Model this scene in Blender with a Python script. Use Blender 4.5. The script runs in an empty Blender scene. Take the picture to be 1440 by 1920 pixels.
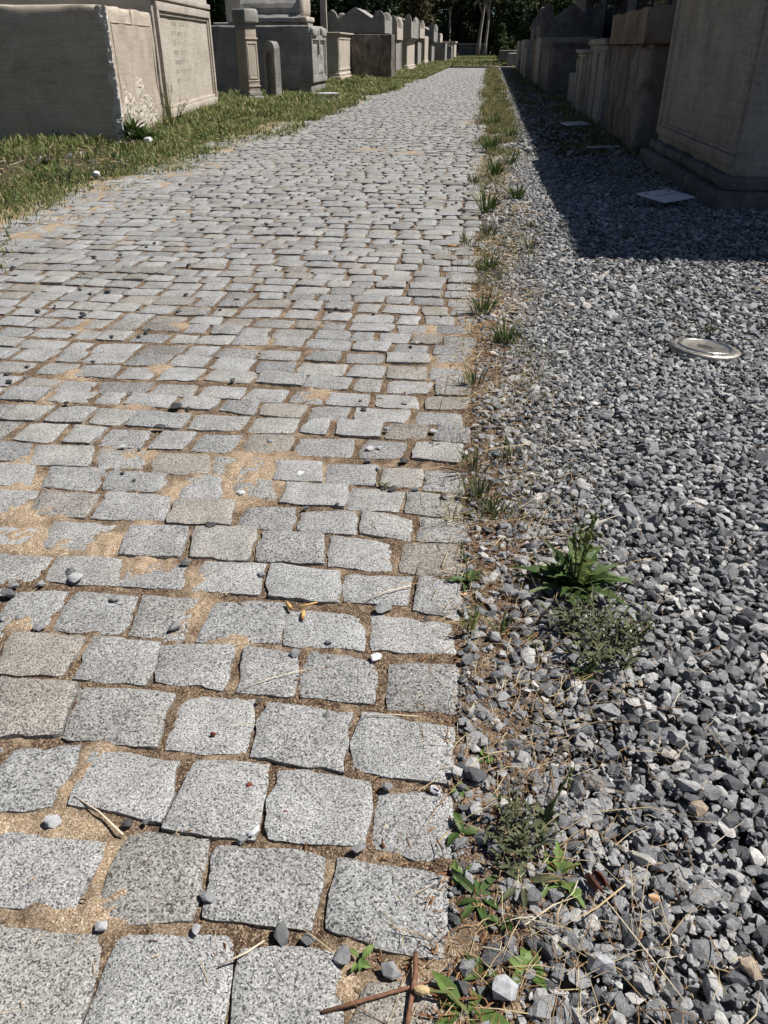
import bpy, bmesh, math, random
import numpy as np
from mathutils import Vector, Matrix, noise as mnoise
random.seed(7); rng = np.random.default_rng(11)
R = math.radians
S = bpy.context.scene; COL = S.collection
CAM_YAW, CAM_PITCH, FOCAL = R(6.78), R(30.97), 1450.0 / 1920 * 36
SUN_AZ, SUN_EL = R(15), R(56)          # azimuth measured from +X towards +Y

# ------------------------------------------------------------------ helpers
def link(o, parent=None):
    COL.objects.link(o)
    if parent is not None: o.parent = parent
    return o
def tag(o, label=None, cat=None, group=None, kind=None):
    if label: o['label'] = label
    if cat: o['category'] = cat
    if group: o['group'] = group
    if kind: o['kind'] = kind
    return o
def empty(name, loc, label, cat, group=None, rz=0.0):
    o = bpy.data.objects.new(name, None); o.empty_display_size = .1
    o.location = loc; o.rotation_euler = (0, 0, rz); link(o)
    return tag(o, label, cat, group)
def mk(name, V, faces, mat, parent=None, smooth=False):
    """V (n,3); faces: list of int arrays (m,k) or a list of lists"""
    me = bpy.data.meshes.new(name)
    V = np.asarray(V, np.float32)
    if isinstance(faces, list) and len(faces) and isinstance(faces[0], np.ndarray) and faces[0].ndim == 2:
        loops = np.concatenate([f.ravel() for f in faces]).astype(np.int32)
        tot = np.concatenate([np.full(len(f), f.shape[1], np.int32) for f in faces])
        start = np.concatenate([[0], np.cumsum(tot)[:-1]]).astype(np.int32)
        me.vertices.add(len(V)); me.vertices.foreach_set('co', V.ravel())
        me.loops.add(len(loops)); me.loops.foreach_set('vertex_index', loops)
        me.polygons.add(len(tot)); me.polygons.foreach_set('loop_start', start)
        me.polygons.foreach_set('loop_total', tot)
        me.update(calc_edges=True); me.validate()
    else:
        me.from_pydata([tuple(map(float, v)) for v in V], [], [list(map(int, f)) for f in faces]); me.update()
    me.polygons.foreach_set('use_smooth', np.full(len(me.polygons), bool(smooth)))
    if mat is not None: me.materials.append(mat)
    return link(bpy.data.objects.new(name, me), parent)

def _h(ix, iy, iz):
    n = (ix * 374761393 + iy * 668265263 + iz * 2147483647 + 1013904223) & 0xffffffff
    n = ((n ^ (n >> 13)) * 1274126177) & 0xffffffff
    return ((n ^ (n >> 16)) & 0xffff) / 65535.0
def vn(x, y, z=0.0):
    """value noise, -1..1, vectorised"""
    x, y, z = np.broadcast_arrays(np.asarray(x, float), np.asarray(y, float), np.asarray(z, float))
    ix, iy, iz = [np.floor(a).astype(np.int64) for a in (x, y, z)]
    fx, fy, fz = x - ix, y - iy, z - iz
    fx, fy, fz = [t * t * (3 - 2 * t) for t in (fx, fy, fz)]
    r = 0
    for dx in (0, 1):
        for dy in (0, 1):
            for dz in (0, 1):
                w = (fx if dx else 1 - fx) * (fy if dy else 1 - fy) * (fz if dz else 1 - fz)
                r = r + w * _h(ix + dx, iy + dy, iz + dz)
    return r * 2 - 1
def fbm(x, y, z=0.0, o=3):
    r = 0; a = 1.0; t = 0
    for k in range(o):
        r = r + a * vn(x * 2**k + 17.3 * k, y * 2**k + 5.1 * k, z * 2**k); t += a; a *= .5
    return r / t
def sstep(a, b, x):
    t = np.clip((x - a) / (b - a), 0, 1); return t * t * (3 - 2 * t)

class MB:
    """collects simple shapes into one mesh"""
    def __init__(s): s.v = []; s.f = []
    def add(s, V, F):
        o = len(s.v); s.v += [tuple(map(float, p)) for p in V]; s.f += [[i + o for i in f] for f in F]
    def box(s, x0, y0, z0, x1, y1, z1):
        s.add([(x0,y0,z0),(x1,y0,z0),(x1,y1,z0),(x0,y1,z0),(x0,y0,z1),(x1,y0,z1),(x1,y1,z1),(x0,y1,z1)],
              [(0,3,2,1),(4,5,6,7),(0,1,5,4),(1,2,6,5),(2,3,7,6),(3,0,4,7)])
    def tube(s, pts, radii, n=5, cap=True):
        pts = [Vector(p) for p in pts]; rings = []; V = []; F = []
        for i, p in enumerate(pts):
            d = (pts[min(i+1, len(pts)-1)] - pts[max(i-1, 0)]).normalized()
            a = d.orthogonal().normalized() if i == 0 else (prev - d * prev.dot(d)).normalized()
            prev = a; b = d.cross(a)
            r = radii[i] if hasattr(radii, '__len__') else radii
            V += [p + (a * math.cos(2*math.pi*k/n) + b * math.sin(2*math.pi*k/n)) * r for k in range(n)]
        for i in range(len(pts) - 1):
            for k in range(n):
                F.append((i*n+k, i*n+(k+1) % n, (i+1)*n+(k+1) % n, (i+1)*n+k))
        if cap: F += [tuple(range(n-1, -1, -1)), tuple((len(pts)-1)*n + k for k in range(n))]
        s.add(V, F)
    def leaf(s, base, az, length, width, rise=.6, droop=1.0, teeth=0, n=6, twist=0.0, fold=.15):
        """one leaf blade, curved strip with a fold along the midrib"""
        base = Vector(base); V = []; F = []
        d = Vector((math.cos(az), math.sin(az), 0)); side = Vector((-math.sin(az), math.cos(az), 0))
        p = base.copy(); ang = rise
        for i in range(n + 1):
            t = i / n
            w = width * (math.sin(math.pi * min(1, t * .93 + .06)) ** .8) * (.35 + .65 * math.sin(math.pi * (t ** .8)) if t < 1 else .02)
            if teeth: w *= (1.25 if i % 2 else .55)
            if i == n: w = width * .03
            up = Vector((0, 0, 1)) * math.cos(ang) - d * math.sin(ang)
            sd = side * math.cos(twist) + up * math.sin(twist)
            V += [p - sd * w / 2 + up * fold * w, p, p + sd * w / 2 + up * fold * w]
            p = p + (d * math.cos(ang) + Vector((0, 0, 1)) * math.sin(ang)) * (length / n)
            ang -= droop / n
        for i in range(n):
            a = i * 3; F += [(a, a+1, a+4, a+3), (a+1, a+2, a+5, a+4)]
        s.add(V, F)
    def blob(s, c, r, n=6, m=4, sq=(1, 1, 1)):
        V = [(c[0], c[1], c[2] - r * sq[2])]; F = []
        for i in range(1, m):
            th = math.pi * i / m
            V += [(c[0] + r*sq[0]*math.sin(th)*math.cos(2*math.pi*k/n), c[1] + r*sq[1]*math.sin(th)*math.sin(2*math.pi*k/n), c[2] - r*sq[2]*math.cos(th)) for k in range(n)]
        V.append((c[0], c[1], c[2] + r * sq[2])); L = len(V) - 1
        for k in range(n):
            F.append((0, 1 + (k+1) % n, 1 + k)); F.append((L, L - n + k, L - n + (k+1) % n))
            for i in range(m - 2):
                a = 1 + i*n
                F.append((a+k, a+(k+1) % n, a+n+(k+1) % n, a+n+k))
        s.add(V, F)
    def build(s, name, mat, parent=None, smooth=False):
        return mk(name, np.array(s.v), s.f, mat, parent, smooth)

# ------------------------------------------------------------------ materials
def new_mat(name, rough=.85, spec=.3):
    m = bpy.data.materials.new(name); m.use_nodes = True
    nt = m.node_tree; b = nt.nodes['Principled BSDF']
    b.inputs['Roughness'].default_value = rough
    b.inputs['Specular IOR Level'].default_value = spec
    return m, nt, b
def N(nt, t, **kw):
    n = nt.nodes.new(t)
    for k, v in kw.items():
        if k in n.inputs.keys(): n.inputs[k].default_value = v
        else: setattr(n, k, v)
    return n
def ramp(nt, src, stops, interp='LINEAR'):
    r = nt.nodes.new('ShaderNodeValToRGB'); r.color_ramp.interpolation = interp
    e = r.color_ramp.elements
    while len(e) > 1: e.remove(e[-1])
    e[0].position = stops[0][0]; e[0].color = (*stops[0][1], 1)
    for p, c in stops[1:]:
        x = e.new(p); x.color = (*c, 1)
    nt.links.new(src, r.inputs['Fac']); return r.outputs['Color']
def g3(v): return (v, v, v)
def mix(nt, fac, a, b, mode='MIX'):
    n = nt.nodes.new('ShaderNodeMix'); n.data_type = 'RGBA'; n.blend_type = mode
    for sck, val in ((n.inputs['Factor'], fac), (n.inputs[6], a), (n.inputs[7], b)):
        if hasattr(val, 'is_linked') or isinstance(val, bpy.types.NodeSocket): nt.links.new(val, sck)
        elif isinstance(val, (tuple, list)): sck.default_value = (*val, 1) if len(val) == 3 else val
        else: sck.default_value = val
    return n.outputs[2]
def coord(nt): return N(nt, 'ShaderNodeTexCoord').outputs['Object']
def pos(nt): return N(nt, 'ShaderNodeNewGeometry').outputs['Position']
def tex(nt, kind, vec, **kw):
    n = N(nt, 'ShaderNodeTex' + kind, **kw)
    if vec is not None: nt.links.new(vec, n.inputs['Vector'])
    return n
def bump(nt, b, h, strength, dist):
    n = N(nt, 'ShaderNodeBump', Strength=strength, Distance=dist)
    nt.links.new(h, n.inputs['Height']); nt.links.new(n.outputs['Normal'], b.inputs['Normal'])
def island(nt): return N(nt, 'ShaderNodeNewGeometry').outputs['Random Per Island']

def mat_granite():
    m, nt, b = new_mat('granite', .8, .35); P0 = pos(nt); isl = island(nt)
    mu = N(nt, 'ShaderNodeMath', operation='MULTIPLY_ADD'); nt.links.new(isl, mu.inputs[0]); mu.inputs[1].default_value = .55; mu.inputs[2].default_value = .78
    sv = N(nt, 'ShaderNodeVectorMath', operation='SCALE'); nt.links.new(P0, sv.inputs[0]); nt.links.new(mu.outputs[0], sv.inputs['Scale']); P = sv.outputs[0]
    w = tex(nt, 'Noise', P, Scale=160.0, Detail=2.0)
    wv = N(nt, 'ShaderNodeVectorMath', operation='MULTIPLY_ADD'); nt.links.new(w.outputs['Color'], wv.inputs[0])
    wv.inputs[1].default_value = (.006, .006, .006); nt.links.new(P, wv.inputs[2])
    v = tex(nt, 'Voronoi', wv.outputs[0], Scale=460.0)
    sp = N(nt, 'ShaderNodeSeparateColor'); nt.links.new(v.outputs['Color'], sp.inputs[0])
    c = ramp(nt, sp.outputs[0], [(0, g3(.06)), (.15, g3(.09)), (.26, g3(.24)), (.5, (.325, .325, .322)), (.74, (.43, .43, .42)), (1, g3(.58))])
    f = tex(nt, 'Noise', P, Scale=700.0, Detail=2.0)
    c = mix(nt, .55, c, ramp(nt, f.outputs[0], [(.3, g3(.55)), (.7, g3(1.4))]), 'MULTIPLY')
    st = tex(nt, 'Noise', P, Scale=7.0, Detail=5.0, Roughness=.65)
    c = mix(nt, 1.0, c, ramp(nt, st.outputs[0], [(.3, (.72, .715, .70)), (.62, g3(1.0))]), 'MULTIPLY')
    w2 = N(nt, 'ShaderNodeTexWhiteNoise', noise_dimensions='1D'); nt.links.new(isl, w2.inputs['W'])
    c = mix(nt, 1.0, c, ramp(nt, w2.outputs['Value'], [(0, (.88, .82, .74)), (.14, (.95, .92, .87)), (.3, g3(1.0)), (.8, (.99, 1.0, 1.015)), (1, (1.04, 1.02, .98))]), 'MULTIPLY')
    c = mix(nt, 1.0, c, ramp(nt, island(nt), [(0, (.70, .70, .71)), (.15, (.86, .86, .86)), (.6, (.97, .97, .97)), (1, (1.10, 1.10, 1.10))]), 'MULTIPLY')
    d = tex(nt, 'Noise', P, Scale=5.0, Detail=6.0, Roughness=.7)     # wind blown grains of sand
    da = N(nt, 'ShaderNodeAttribute', attribute_name='dust').outputs['Fac']
    gv = tex(nt, 'Voronoi', P0, Scale=400.0); gs = N(nt, 'ShaderNodeSeparateColor'); nt.links.new(gv.outputs['Color'], gs.inputs[0])
    ad = N(nt, 'ShaderNodeMath', operation='ADD'); dn = N(nt, 'ShaderNodeMath', operation='MAXIMUM'); nt.links.new(ramp(nt, d.outputs[0], [(.54, g3(0)), (.76, g3(.45))]), dn.inputs[0]); nt.links.new(da, dn.inputs[1]); nt.links.new(dn.outputs[0], ad.inputs[0]); nt.links.new(gs.outputs[1], ad.inputs[1])
    fac = ramp(nt, ad.outputs[0], [(1.02, g3(0)), (1.07, g3(.85))])
    c = mix(nt, fac, c, (.40, .305, .205))
    nt.links.new(c, b.inputs['Base Color'])
    hb = tex(nt, 'Noise', P, Scale=230.0, Detail=4.0)
    bump(nt, b, hb.outputs[0], .55, .003)
    return m
def mat_sand():
    m, nt, b = new_mat('sand', .95, .1); P = pos(nt)
    at = N(nt, 'ShaderNodeAttribute', attribute_name='patch').outputs['Fac']
    v = tex(nt, 'Voronoi', P, Scale=520.0); sp = N(nt, 'ShaderNodeSeparateColor'); nt.links.new(v.outputs['Color'], sp.inputs[0])
    sandc = ramp(nt, sp.outputs[0], [(0, (.13, .088, .055)), (.22, (.27, .195, .125)), (.7, (.40, .30, .20)), (.92, (.52, .43, .33)), (1, (.68, .63, .57))])
    soilc = ramp(nt, sp.outputs[1], [(0, (.03, .02, .014)), (.45, (.09, .06, .042)), (.78, (.2, .14, .095)), (1, (.42, .33, .23))])
    n = tex(nt, 'Noise', P, Scale=17.0, Detail=5.0, Roughness=.7)
    a = N(nt, 'ShaderNodeMath', operation='ADD'); nt.links.new(at, a.inputs[0])
    nn = ramp(nt, n.outputs[0], [(.46, g3(0)), (.72, g3(.7))]); nt.links.new(nn, a.inputs[1])
    c = mix(nt, ramp(nt, a.outputs[0], [(.12, g3(0)), (.75, g3(1))]), soilc, sandc)
    nt.links.new(c, b.inputs['Base Color'])
    hb = tex(nt, 'Noise', P, Scale=420.0, Detail=3.0); bump(nt, b, hb.outputs[0], .9, .003)
    return m
def mat_ground():
    m, nt, b = new_mat('ground', .95, .1); P = pos(nt)
    n = tex(nt, 'Noise', P, Scale=1.6, Detail=8.0, Roughness=.7); f = tex(nt, 'Voronoi', P, Scale=60.0)
    sp = N(nt, 'ShaderNodeSeparateColor'); nt.links.new(f.outputs['Color'], sp.inputs[0])
    c = ramp(nt, n.outputs[0], [(.3, (.04, .036, .02)), (.5, (.075, .062, .038)), (.7, (.14, .11, .07))])
    c = mix(nt, .7, c, ramp(nt, sp.outputs[0], [(0, g3(.45)), (.7, g3(1.0)), (1, g3(1.9))]), 'MULTIPLY')
    nt.links.new(c, b.inputs['Base Color'])
    hb = tex(nt, 'Noise', P, Scale=40.0, Detail=6.0); bump(nt, b, hb.outputs[0], .8, .03)
    return m
def mat_gravel():
    m, nt, b = new_mat('gravel', .75, .3); P = pos(nt)
    c = ramp(nt, island(nt), [(0, (.08, .084, .092)), (.25, (.18, .186, .198)), (.6, (.285, .29, .30)), (.84, (.385, .388, .39)), (.95, (.47, .465, .45)), (.985, (.6, .59, .57)), (1, (.38, .29, .21))])
    n = tex(nt, 'Noise', P, Scale=110.0, Detail=6.0, Roughness=.75, Distortion=1.2)
    c = mix(nt, 1.0, c, ramp(nt, n.outputs[0], [(.3, g3(.58)), (.52, g3(1.0)), (.72, g3(1.55))]), 'MULTIPLY')
    d = tex(nt, 'Noise', P, Scale=420.0, Detail=3.0)
    c = mix(nt, ramp(nt, d.outputs[0], [(.58, g3(0)), (.72, g3(.35))]), c, (.40, .39, .37))
    nt.links.new(c, b.inputs['Base Color']); bump(nt, b, n.outputs[0], .8, .005)
    return m
def mat_stone(name, base, dark, light, stain=.5, streak=0.0, sc=1.0, crack=0.0):
    m, nt, b = new_mat(name, .85, .25); P = pos(nt)
    n = tex(nt, 'Noise', P, Scale=2.2*sc, Detail=9.0, Roughness=.68, Distortion=.6)
    c = ramp(nt, n.outputs[0], [(.28, dark), (.5, base), (.72, light)])
    if streak:
        mp = N(nt, 'ShaderNodeMapping'); mp.inputs['Scale'].default_value = (1.8, 1.8, .7); nt.links.new(P, mp.inputs[0])
        k = tex(nt, 'Noise', mp.outputs[0], Scale=1.7, Detail=8.0, Roughness=.72, Distortion=1.0)
        c = mix(nt, ramp(nt, k.outputs[0], [(.44, g3(0)), (.66, g3(streak))]), c, (.045, .038, .032))
    f = tex(nt, 'Noise', P, Scale=55.0, Detail=6.0, Roughness=.75)
    c = mix(nt, .6, c, ramp(nt, f.outputs[0], [(.32, g3(.62)), (.6, g3(1.06))]), 'MULTIPLY')
    k2 = tex(nt, 'Noise', P, Scale=5.0*sc, Detail=7.0, Roughness=.72)
    c = mix(nt, ramp(nt, k2.outputs[0], [(.56, g3(0)), (.75, g3(stain))]), c, tuple(x*.45 for x in dark))
    lv = tex(nt, 'Voronoi', P, Scale=38.0); ls = N(nt, 'ShaderNodeMath', operation='ADD'); nt.links.new(lv.outputs['Distance'], ls.inputs[0])
    ln = tex(nt, 'Noise', P, Scale=3.3, Detail=4.0); nt.links.new(ln.outputs[0], ls.inputs[1])      # pits and lichen specks
    c = mix(nt, ramp(nt, ls.outputs[0], [(.56, g3(.55)), (.66, g3(0))]), c, tuple(x*.5 for x in dark))
    hm = N(nt, 'ShaderNodeMapping'); hm.inputs['Scale'].default_value = (1.5, 1.5, 26); nt.links.new(P, hm.inputs[0])
    ht = tex(nt, 'Noise', hm.outputs[0], Scale=1.6, Detail=5.0, Roughness=.6)                        # old tooling lines
    c = mix(nt, .5, c, ramp(nt, ht.outputs[0], [(.36, g3(.72)), (.6, g3(1.06))]), 'MULTIPLY')
    cn = tex(nt, 'Noise', P, Scale=2.0, Detail=5.0); cw = N(nt, 'ShaderNodeVectorMath', operation='MULTIPLY_ADD'); nt.links.new(cn.outputs['Color'], cw.inputs[0]); cw.inputs[1].default_value = (.7, .7, .7); nt.links.new(P, cw.inputs[2])
    cv = tex(nt, 'Voronoi', cw.outputs[0], Scale=.85, feature='DISTANCE_TO_EDGE')                    # hairline cracks
    c = mix(nt, ramp(nt, cv.outputs['Distance'], [(.002, g3(crack)), (.007, g3(0))]), c, tuple(x*.4 for x in dark))
    nt.links.new(c, b.inputs['Base Color'])
    bump(nt, b, f.outputs[0], .5, .012)
    return m
def mat_island(name, stops, rough=.7, trans=0.0, nscale=0, spec=.25):
    m, nt, b = new_mat(name, rough, spec)
    c = ramp(nt, island(nt), stops)
    if nscale:
        n = tex(nt, 'Noise', pos(nt), Scale=nscale, Detail=4.0)
        c = mix(nt, .8, c, ramp(nt, n.outputs[0], [(.3, g3(.65)), (.7, g3(1.25))]), 'MULTIPLY')
    nt.links.new(c, b.inputs['Base Color'])
    if trans:
        t = N(nt, 'ShaderNodeBsdfTranslucent'); nt.links.new(c, t.inputs['Color'])
        x = N(nt, 'ShaderNodeMixShader'); x.inputs[0].default_value = trans
        nt.links.new(b.outputs[0], x.inputs[1]); nt.links.new(t.outputs[0], x.inputs[2])
        nt.links.new(x.outputs[0], nt.nodes['Material Output'].inputs['Surface'])
    return m
def mat_noise(name, a, c2, scale, rough=.7, metal=0.0, bumpd=0.0, spec=.3):
    m, nt, b = new_mat(name, rough, spec); n = tex(nt, 'Noise', pos(nt), Scale=scale, Detail=6.0, Roughness=.65)
    nt.links.new(ramp(nt, n.outputs[0], [(.33, a), (.67, c2)]), b.inputs['Base Color']); b.inputs['Metallic'].default_value = metal
    if bumpd: bump(nt, b, n.outputs[0], .6, bumpd)
    return m

M = {}
M['granite'] = mat_granite(); M['sand'] = mat_sand(); M['ground'] = mat_ground(); M['gravel'] = mat_gravel()
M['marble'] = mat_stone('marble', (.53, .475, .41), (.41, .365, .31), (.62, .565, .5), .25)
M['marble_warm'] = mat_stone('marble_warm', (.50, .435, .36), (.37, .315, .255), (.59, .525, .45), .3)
M['marble_shade'] = mat_stone('marble_shaded', (.40, .36, .31), (.29, .26, .22), (.48, .44, .385), .35, .25)  # darker copy of the marble, puts the right row's shade into its colour
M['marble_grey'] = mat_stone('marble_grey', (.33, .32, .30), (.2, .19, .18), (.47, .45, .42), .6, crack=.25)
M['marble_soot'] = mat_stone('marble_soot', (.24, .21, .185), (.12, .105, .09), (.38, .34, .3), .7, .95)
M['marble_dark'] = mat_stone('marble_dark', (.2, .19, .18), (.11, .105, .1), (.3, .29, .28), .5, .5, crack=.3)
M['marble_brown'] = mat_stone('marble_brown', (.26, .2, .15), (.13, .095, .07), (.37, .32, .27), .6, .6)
M['broken'] = mat_stone('broken', (.62, .59, .55), (.46, .43, .40), (.74, .71, .67), .2, 0, 4)
M['broken_warm'] = mat_stone('broken_warm', (.53, .48, .42), (.40, .36, .31), (.64, .59, .53), .2, 0, 4)
M['carve'] = mat_noise('carve', (.25, .22, .185), (.40, .36, .31), 30)
GREEN = [(0, (.06, .09, .028)), (.35, (.12, .165, .05)), (.62, (.19, .225, .075)), (.8, (.27, .265, .11)), (.92, (.42, .35, .19)), (1, (.46, .38, .23))]
M['grass'] = mat_island('grass', GREEN, .6, .25)
M['strip_grass'] = mat_island('strip_grass', [(0, (.05, .075, .02)), (.45, (.09, .12, .035)), (.62, (.17, .165, .065)), (.82, (.36, .28, .13)), (1, (.5, .4, .24))], .6, .25)
M['leaf'] = mat_island('leaf', [(0, (.04, .075, .02)), (.5, (.075, .125, .035)), (1, (.12, .165, .055))], .5, .2, 60)
M['leaf_bright'] = mat_island('leaf_bright', [(0, (.10, .17, .04)), (1, (.17, .25, .07))], .5, .2, 60)
M['leaf_dusty'] = mat_island('leaf_dusty', [(0, (.07, .085, .045)), (.6, (.12, .135, .07)), (1, (.17, .175, .09))], .7, .2, 80)
M['stalk'] = mat_island('stalk', [(0, (.09, .12, .035)), (1, (.2, .21, .08))], .6)
M['straw'] = mat_island('straw', [(0, (.17, .09, .045)), (.3, (.36, .23, .11)), (.6, (.52, .39, .22)), (.9, (.62, .52, .34)), (1, (.74, .68, .54))], .7)
M['litter'] = mat_island('litter', [(0, (.10, .045, .02)), (.5, (.24, .11, .05)), (1, (.42, .27, .14))], .85)
M['twig'] = mat_noise('twig', (.13, .06, .035), (.27, .14, .085), 120, .75, 0, .002)
M['bark'] = mat_noise('bark', (.07, .055, .04), (.16, .13, .1), 8, .9, 0, .03)
M['pale_bark'] = mat_noise('pale_bark', (.24, .21, .18), (.42, .39, .34), 3, .9, 0, .03)
M['foliage'] = mat_island('foliage', [(0, (.012, .022, .008)), (.6, (.028, .048, .015)), (1, (.06, .085, .026))], .6, .12)
M['foliage_light'] = mat_island('foliage_light', [(0, (.03, .05, .016)), (.6, (.06, .09, .028)), (1, (.11, .14, .045))], .6, .15)
M['foliage_rust'] = mat_island('foliage_rust', [(0, (.03, .035, .012)), (.6, (.06, .06, .02)), (1, (.13, .075, .03))], .6, .12)
M['plaster'] = mat_noise('plaster', (.16, .15, .14), (.22, .21, .2), 1.5, .9)
M['eave'] = mat_noise('eave', (.22, .2, .18), (.3, .28, .25), 2, .9)
M['window_frame'] = mat_noise('window_frame', (.05, .05, .05), (.08, .08, .08), 5)
gm, gnt, gb = new_mat('glass_pane', .04, .8); gb.inputs['Base Color'].default_value = (.02, .022, .025, 1); M['glass'] = gm
M['plate'] = mat_noise('plate', (.62, .63, .66), (.74, .75, .77), 14, .45)
M['plate_ink'] = mat_noise('plate_ink', (.2, .2, .22), (.34, .34, .36), 60, .6)
M['metal'] = mat_noise('metal', (.42, .42, .4), (.72, .72, .7), 60, .3, 1.0, .001)
M['metal_dull'] = mat_noise('metal_dull', (.22, .2, .17), (.5, .48, .44), 45, .5, 1.0, .001)
M['cork'] = mat_noise('cork', (.50, .30, .09), (.68, .46, .18), 300, .8)
M['paper'] = mat_noise('paper', (.55, .45, .32), (.72, .64, .5), 200, .85)
M['pod'] = mat_noise('pod', (.05, .018, .012), (.16, .06, .035), 90, .7, 0, .004)
M['chip_orange'] = mat_noise('chip_orange', (.45, .24, .12), (.62, .40, .24), 90, .8)
M['red_leaf'] = mat_noise('red_leaf', (.12, .03, .02), (.25, .07, .04), 90, .7)
for tname, tcol in (('dark', .06), ('slate', .13), ('mid', .23), ('pale', .42), ('white', .62)):
    M['chip_' + tname] = mat_noise('chip_' + tname, (tcol*.75, tcol*.77, tcol*.82), (tcol*1.2, tcol*1.21, tcol*1.24), 110, .75, 0, .003)
# surveyed positions in metres (setts in mm), path edge along the Y axis
ROWS = [[[-600,534,-439,542,-417,422,-559,408],[-414,537,-267,562,-247,440,-410,417],[-251,544,-129,548,-103,445,-233,430],[-82,523,24,532,27,461,-97,446]],
[[-666,667,-493,672,-492,567,-646,560],[-462,694,-341,690,-332,571,-466,560],[-324,686,-164,686,-168,579,-312,580],[-148,685,9,678,17,558,-147,582]],
[[-716,817,-610,841,-600,725,-722,697],[-585,835,-439,828,-425,718,-575,728],[-409,835,-289,841,-276,705,-415,706],[-271,832,-120,827,-113,711,-259,703],[-103,812,14,818,18,698,-100,713]],
[[-825,975,-684,980,-663,861,-810,839],[-668,979,-505,977,-486,860,-653,860],[-480,976,-349,987,-337,861,-464,856],[-326,974,-176,963,-170,844,-322,853],[-155,970,5,952,4,833,-155,851]],
[[-874,1107,-726,1108,-724,1004,-854,988],[-708,1113,-578,1111,-561,998,-697,997],[-564,1103,-425,1120,-415,1005,-542,1007],[-404,1121,-298,1105,-288,1005,-386,999],[-282,1127,-147,1114,-138,996,-271,1005],[-120,1102,3,1117,7,997,-107,991]],
[[-947,1232,-831,1251,-824,1133,-918,1108],[-815,1253,-681,1254,-663,1132,-807,1127],[-659,1247,-547,1255,-530,1122,-644,1129],[-512,1253,-362,1266,-340,1139,-507,1129],[-345,1244,-188,1247,-171,1139,-335,1135],[-171,1249,-8,1230,1,1145,-160,1140]],
[[-1060,1375,-924,1372,-928,1279,-1030,1259],[-916,1379,-765,1382,-745,1281,-900,1278],[-737,1372,-616,1386,-594,1287,-742,1281],[-572,1392,-436,1395,-425,1290,-570,1284],[-422,1397,-268,1390,-250,1281,-399,1282],[-252,1384,-104,1395,-108,1288,-236,1288],[-86,1391,7,1378,7,1252,-93,1274]],
[[-1147,1478,-1019,1486,-1014,1410,-1132,1385],[-1001,1523,-842,1519,-810,1403,-972,1406],[-800,1517,-661,1526,-639,1405,-777,1393],[-643,1535,-492,1546,-483,1409,-618,1408],[-473,1529,-332,1541,-307,1417,-464,1411],[-309,1536,-167,1518,-151,1410,-294,1412],[-132,1522,21,1533,9,1402,-128,1411]],
[[-1278,1651,-1119,1661,-1103,1539,-1255,1529],[-1101,1666,-945,1656,-933,1546,-1087,1546],[-927,1678,-759,1669,-739,1554,-915,1543],[-734,1653,-586,1668,-564,1555,-721,1541],[-548,1642,-425,1657,-409,1548,-542,1555],[-403,1635,-271,1659,-254,1550,-395,1550],[-250,1661,-124,1637,-124,1539,-242,1559],[-102,1640,14,1644,25,1534,-101,1540]],
[[-1363,1792,-1198,1799,-1154,1686,-1323,1675],[-1155,1801,-990,1801,-969,1681,-1118,1681],[-978,1802,-812,1794,-786,1703,-948,1687],[-768,1799,-661,1802,-628,1676,-733,1672],[-623,1794,-520,1797,-486,1696,-596,1683],[-469,1776,-311,1777,-303,1671,-463,1671],[-300,1778,-155,1770,-162,1667,-290,1667],[-145,1771,-11,1758,2,1655,-141,1661]],
[[-1441,1922,-1274,1924,-1238,1814,-1404,1807],[-1255,1919,-1087,1928,-1047,1807,-1211,1804],[-1062,1917,-922,1930,-893,1809,-1018,1804],[-896,1916,-728,1915,-704,1803,-855,1795],[-712,1907,-564,1914,-544,1813,-689,1802],[-531,1905,-403,1913,-384,1795,-510,1792],[-386,1902,-248,1912,-239,1795,-372,1791],[-231,1894,-119,1901,-114,1798,-224,1790],[-107,1896,8,1897,0,1782,-102,1787]]]
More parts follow.
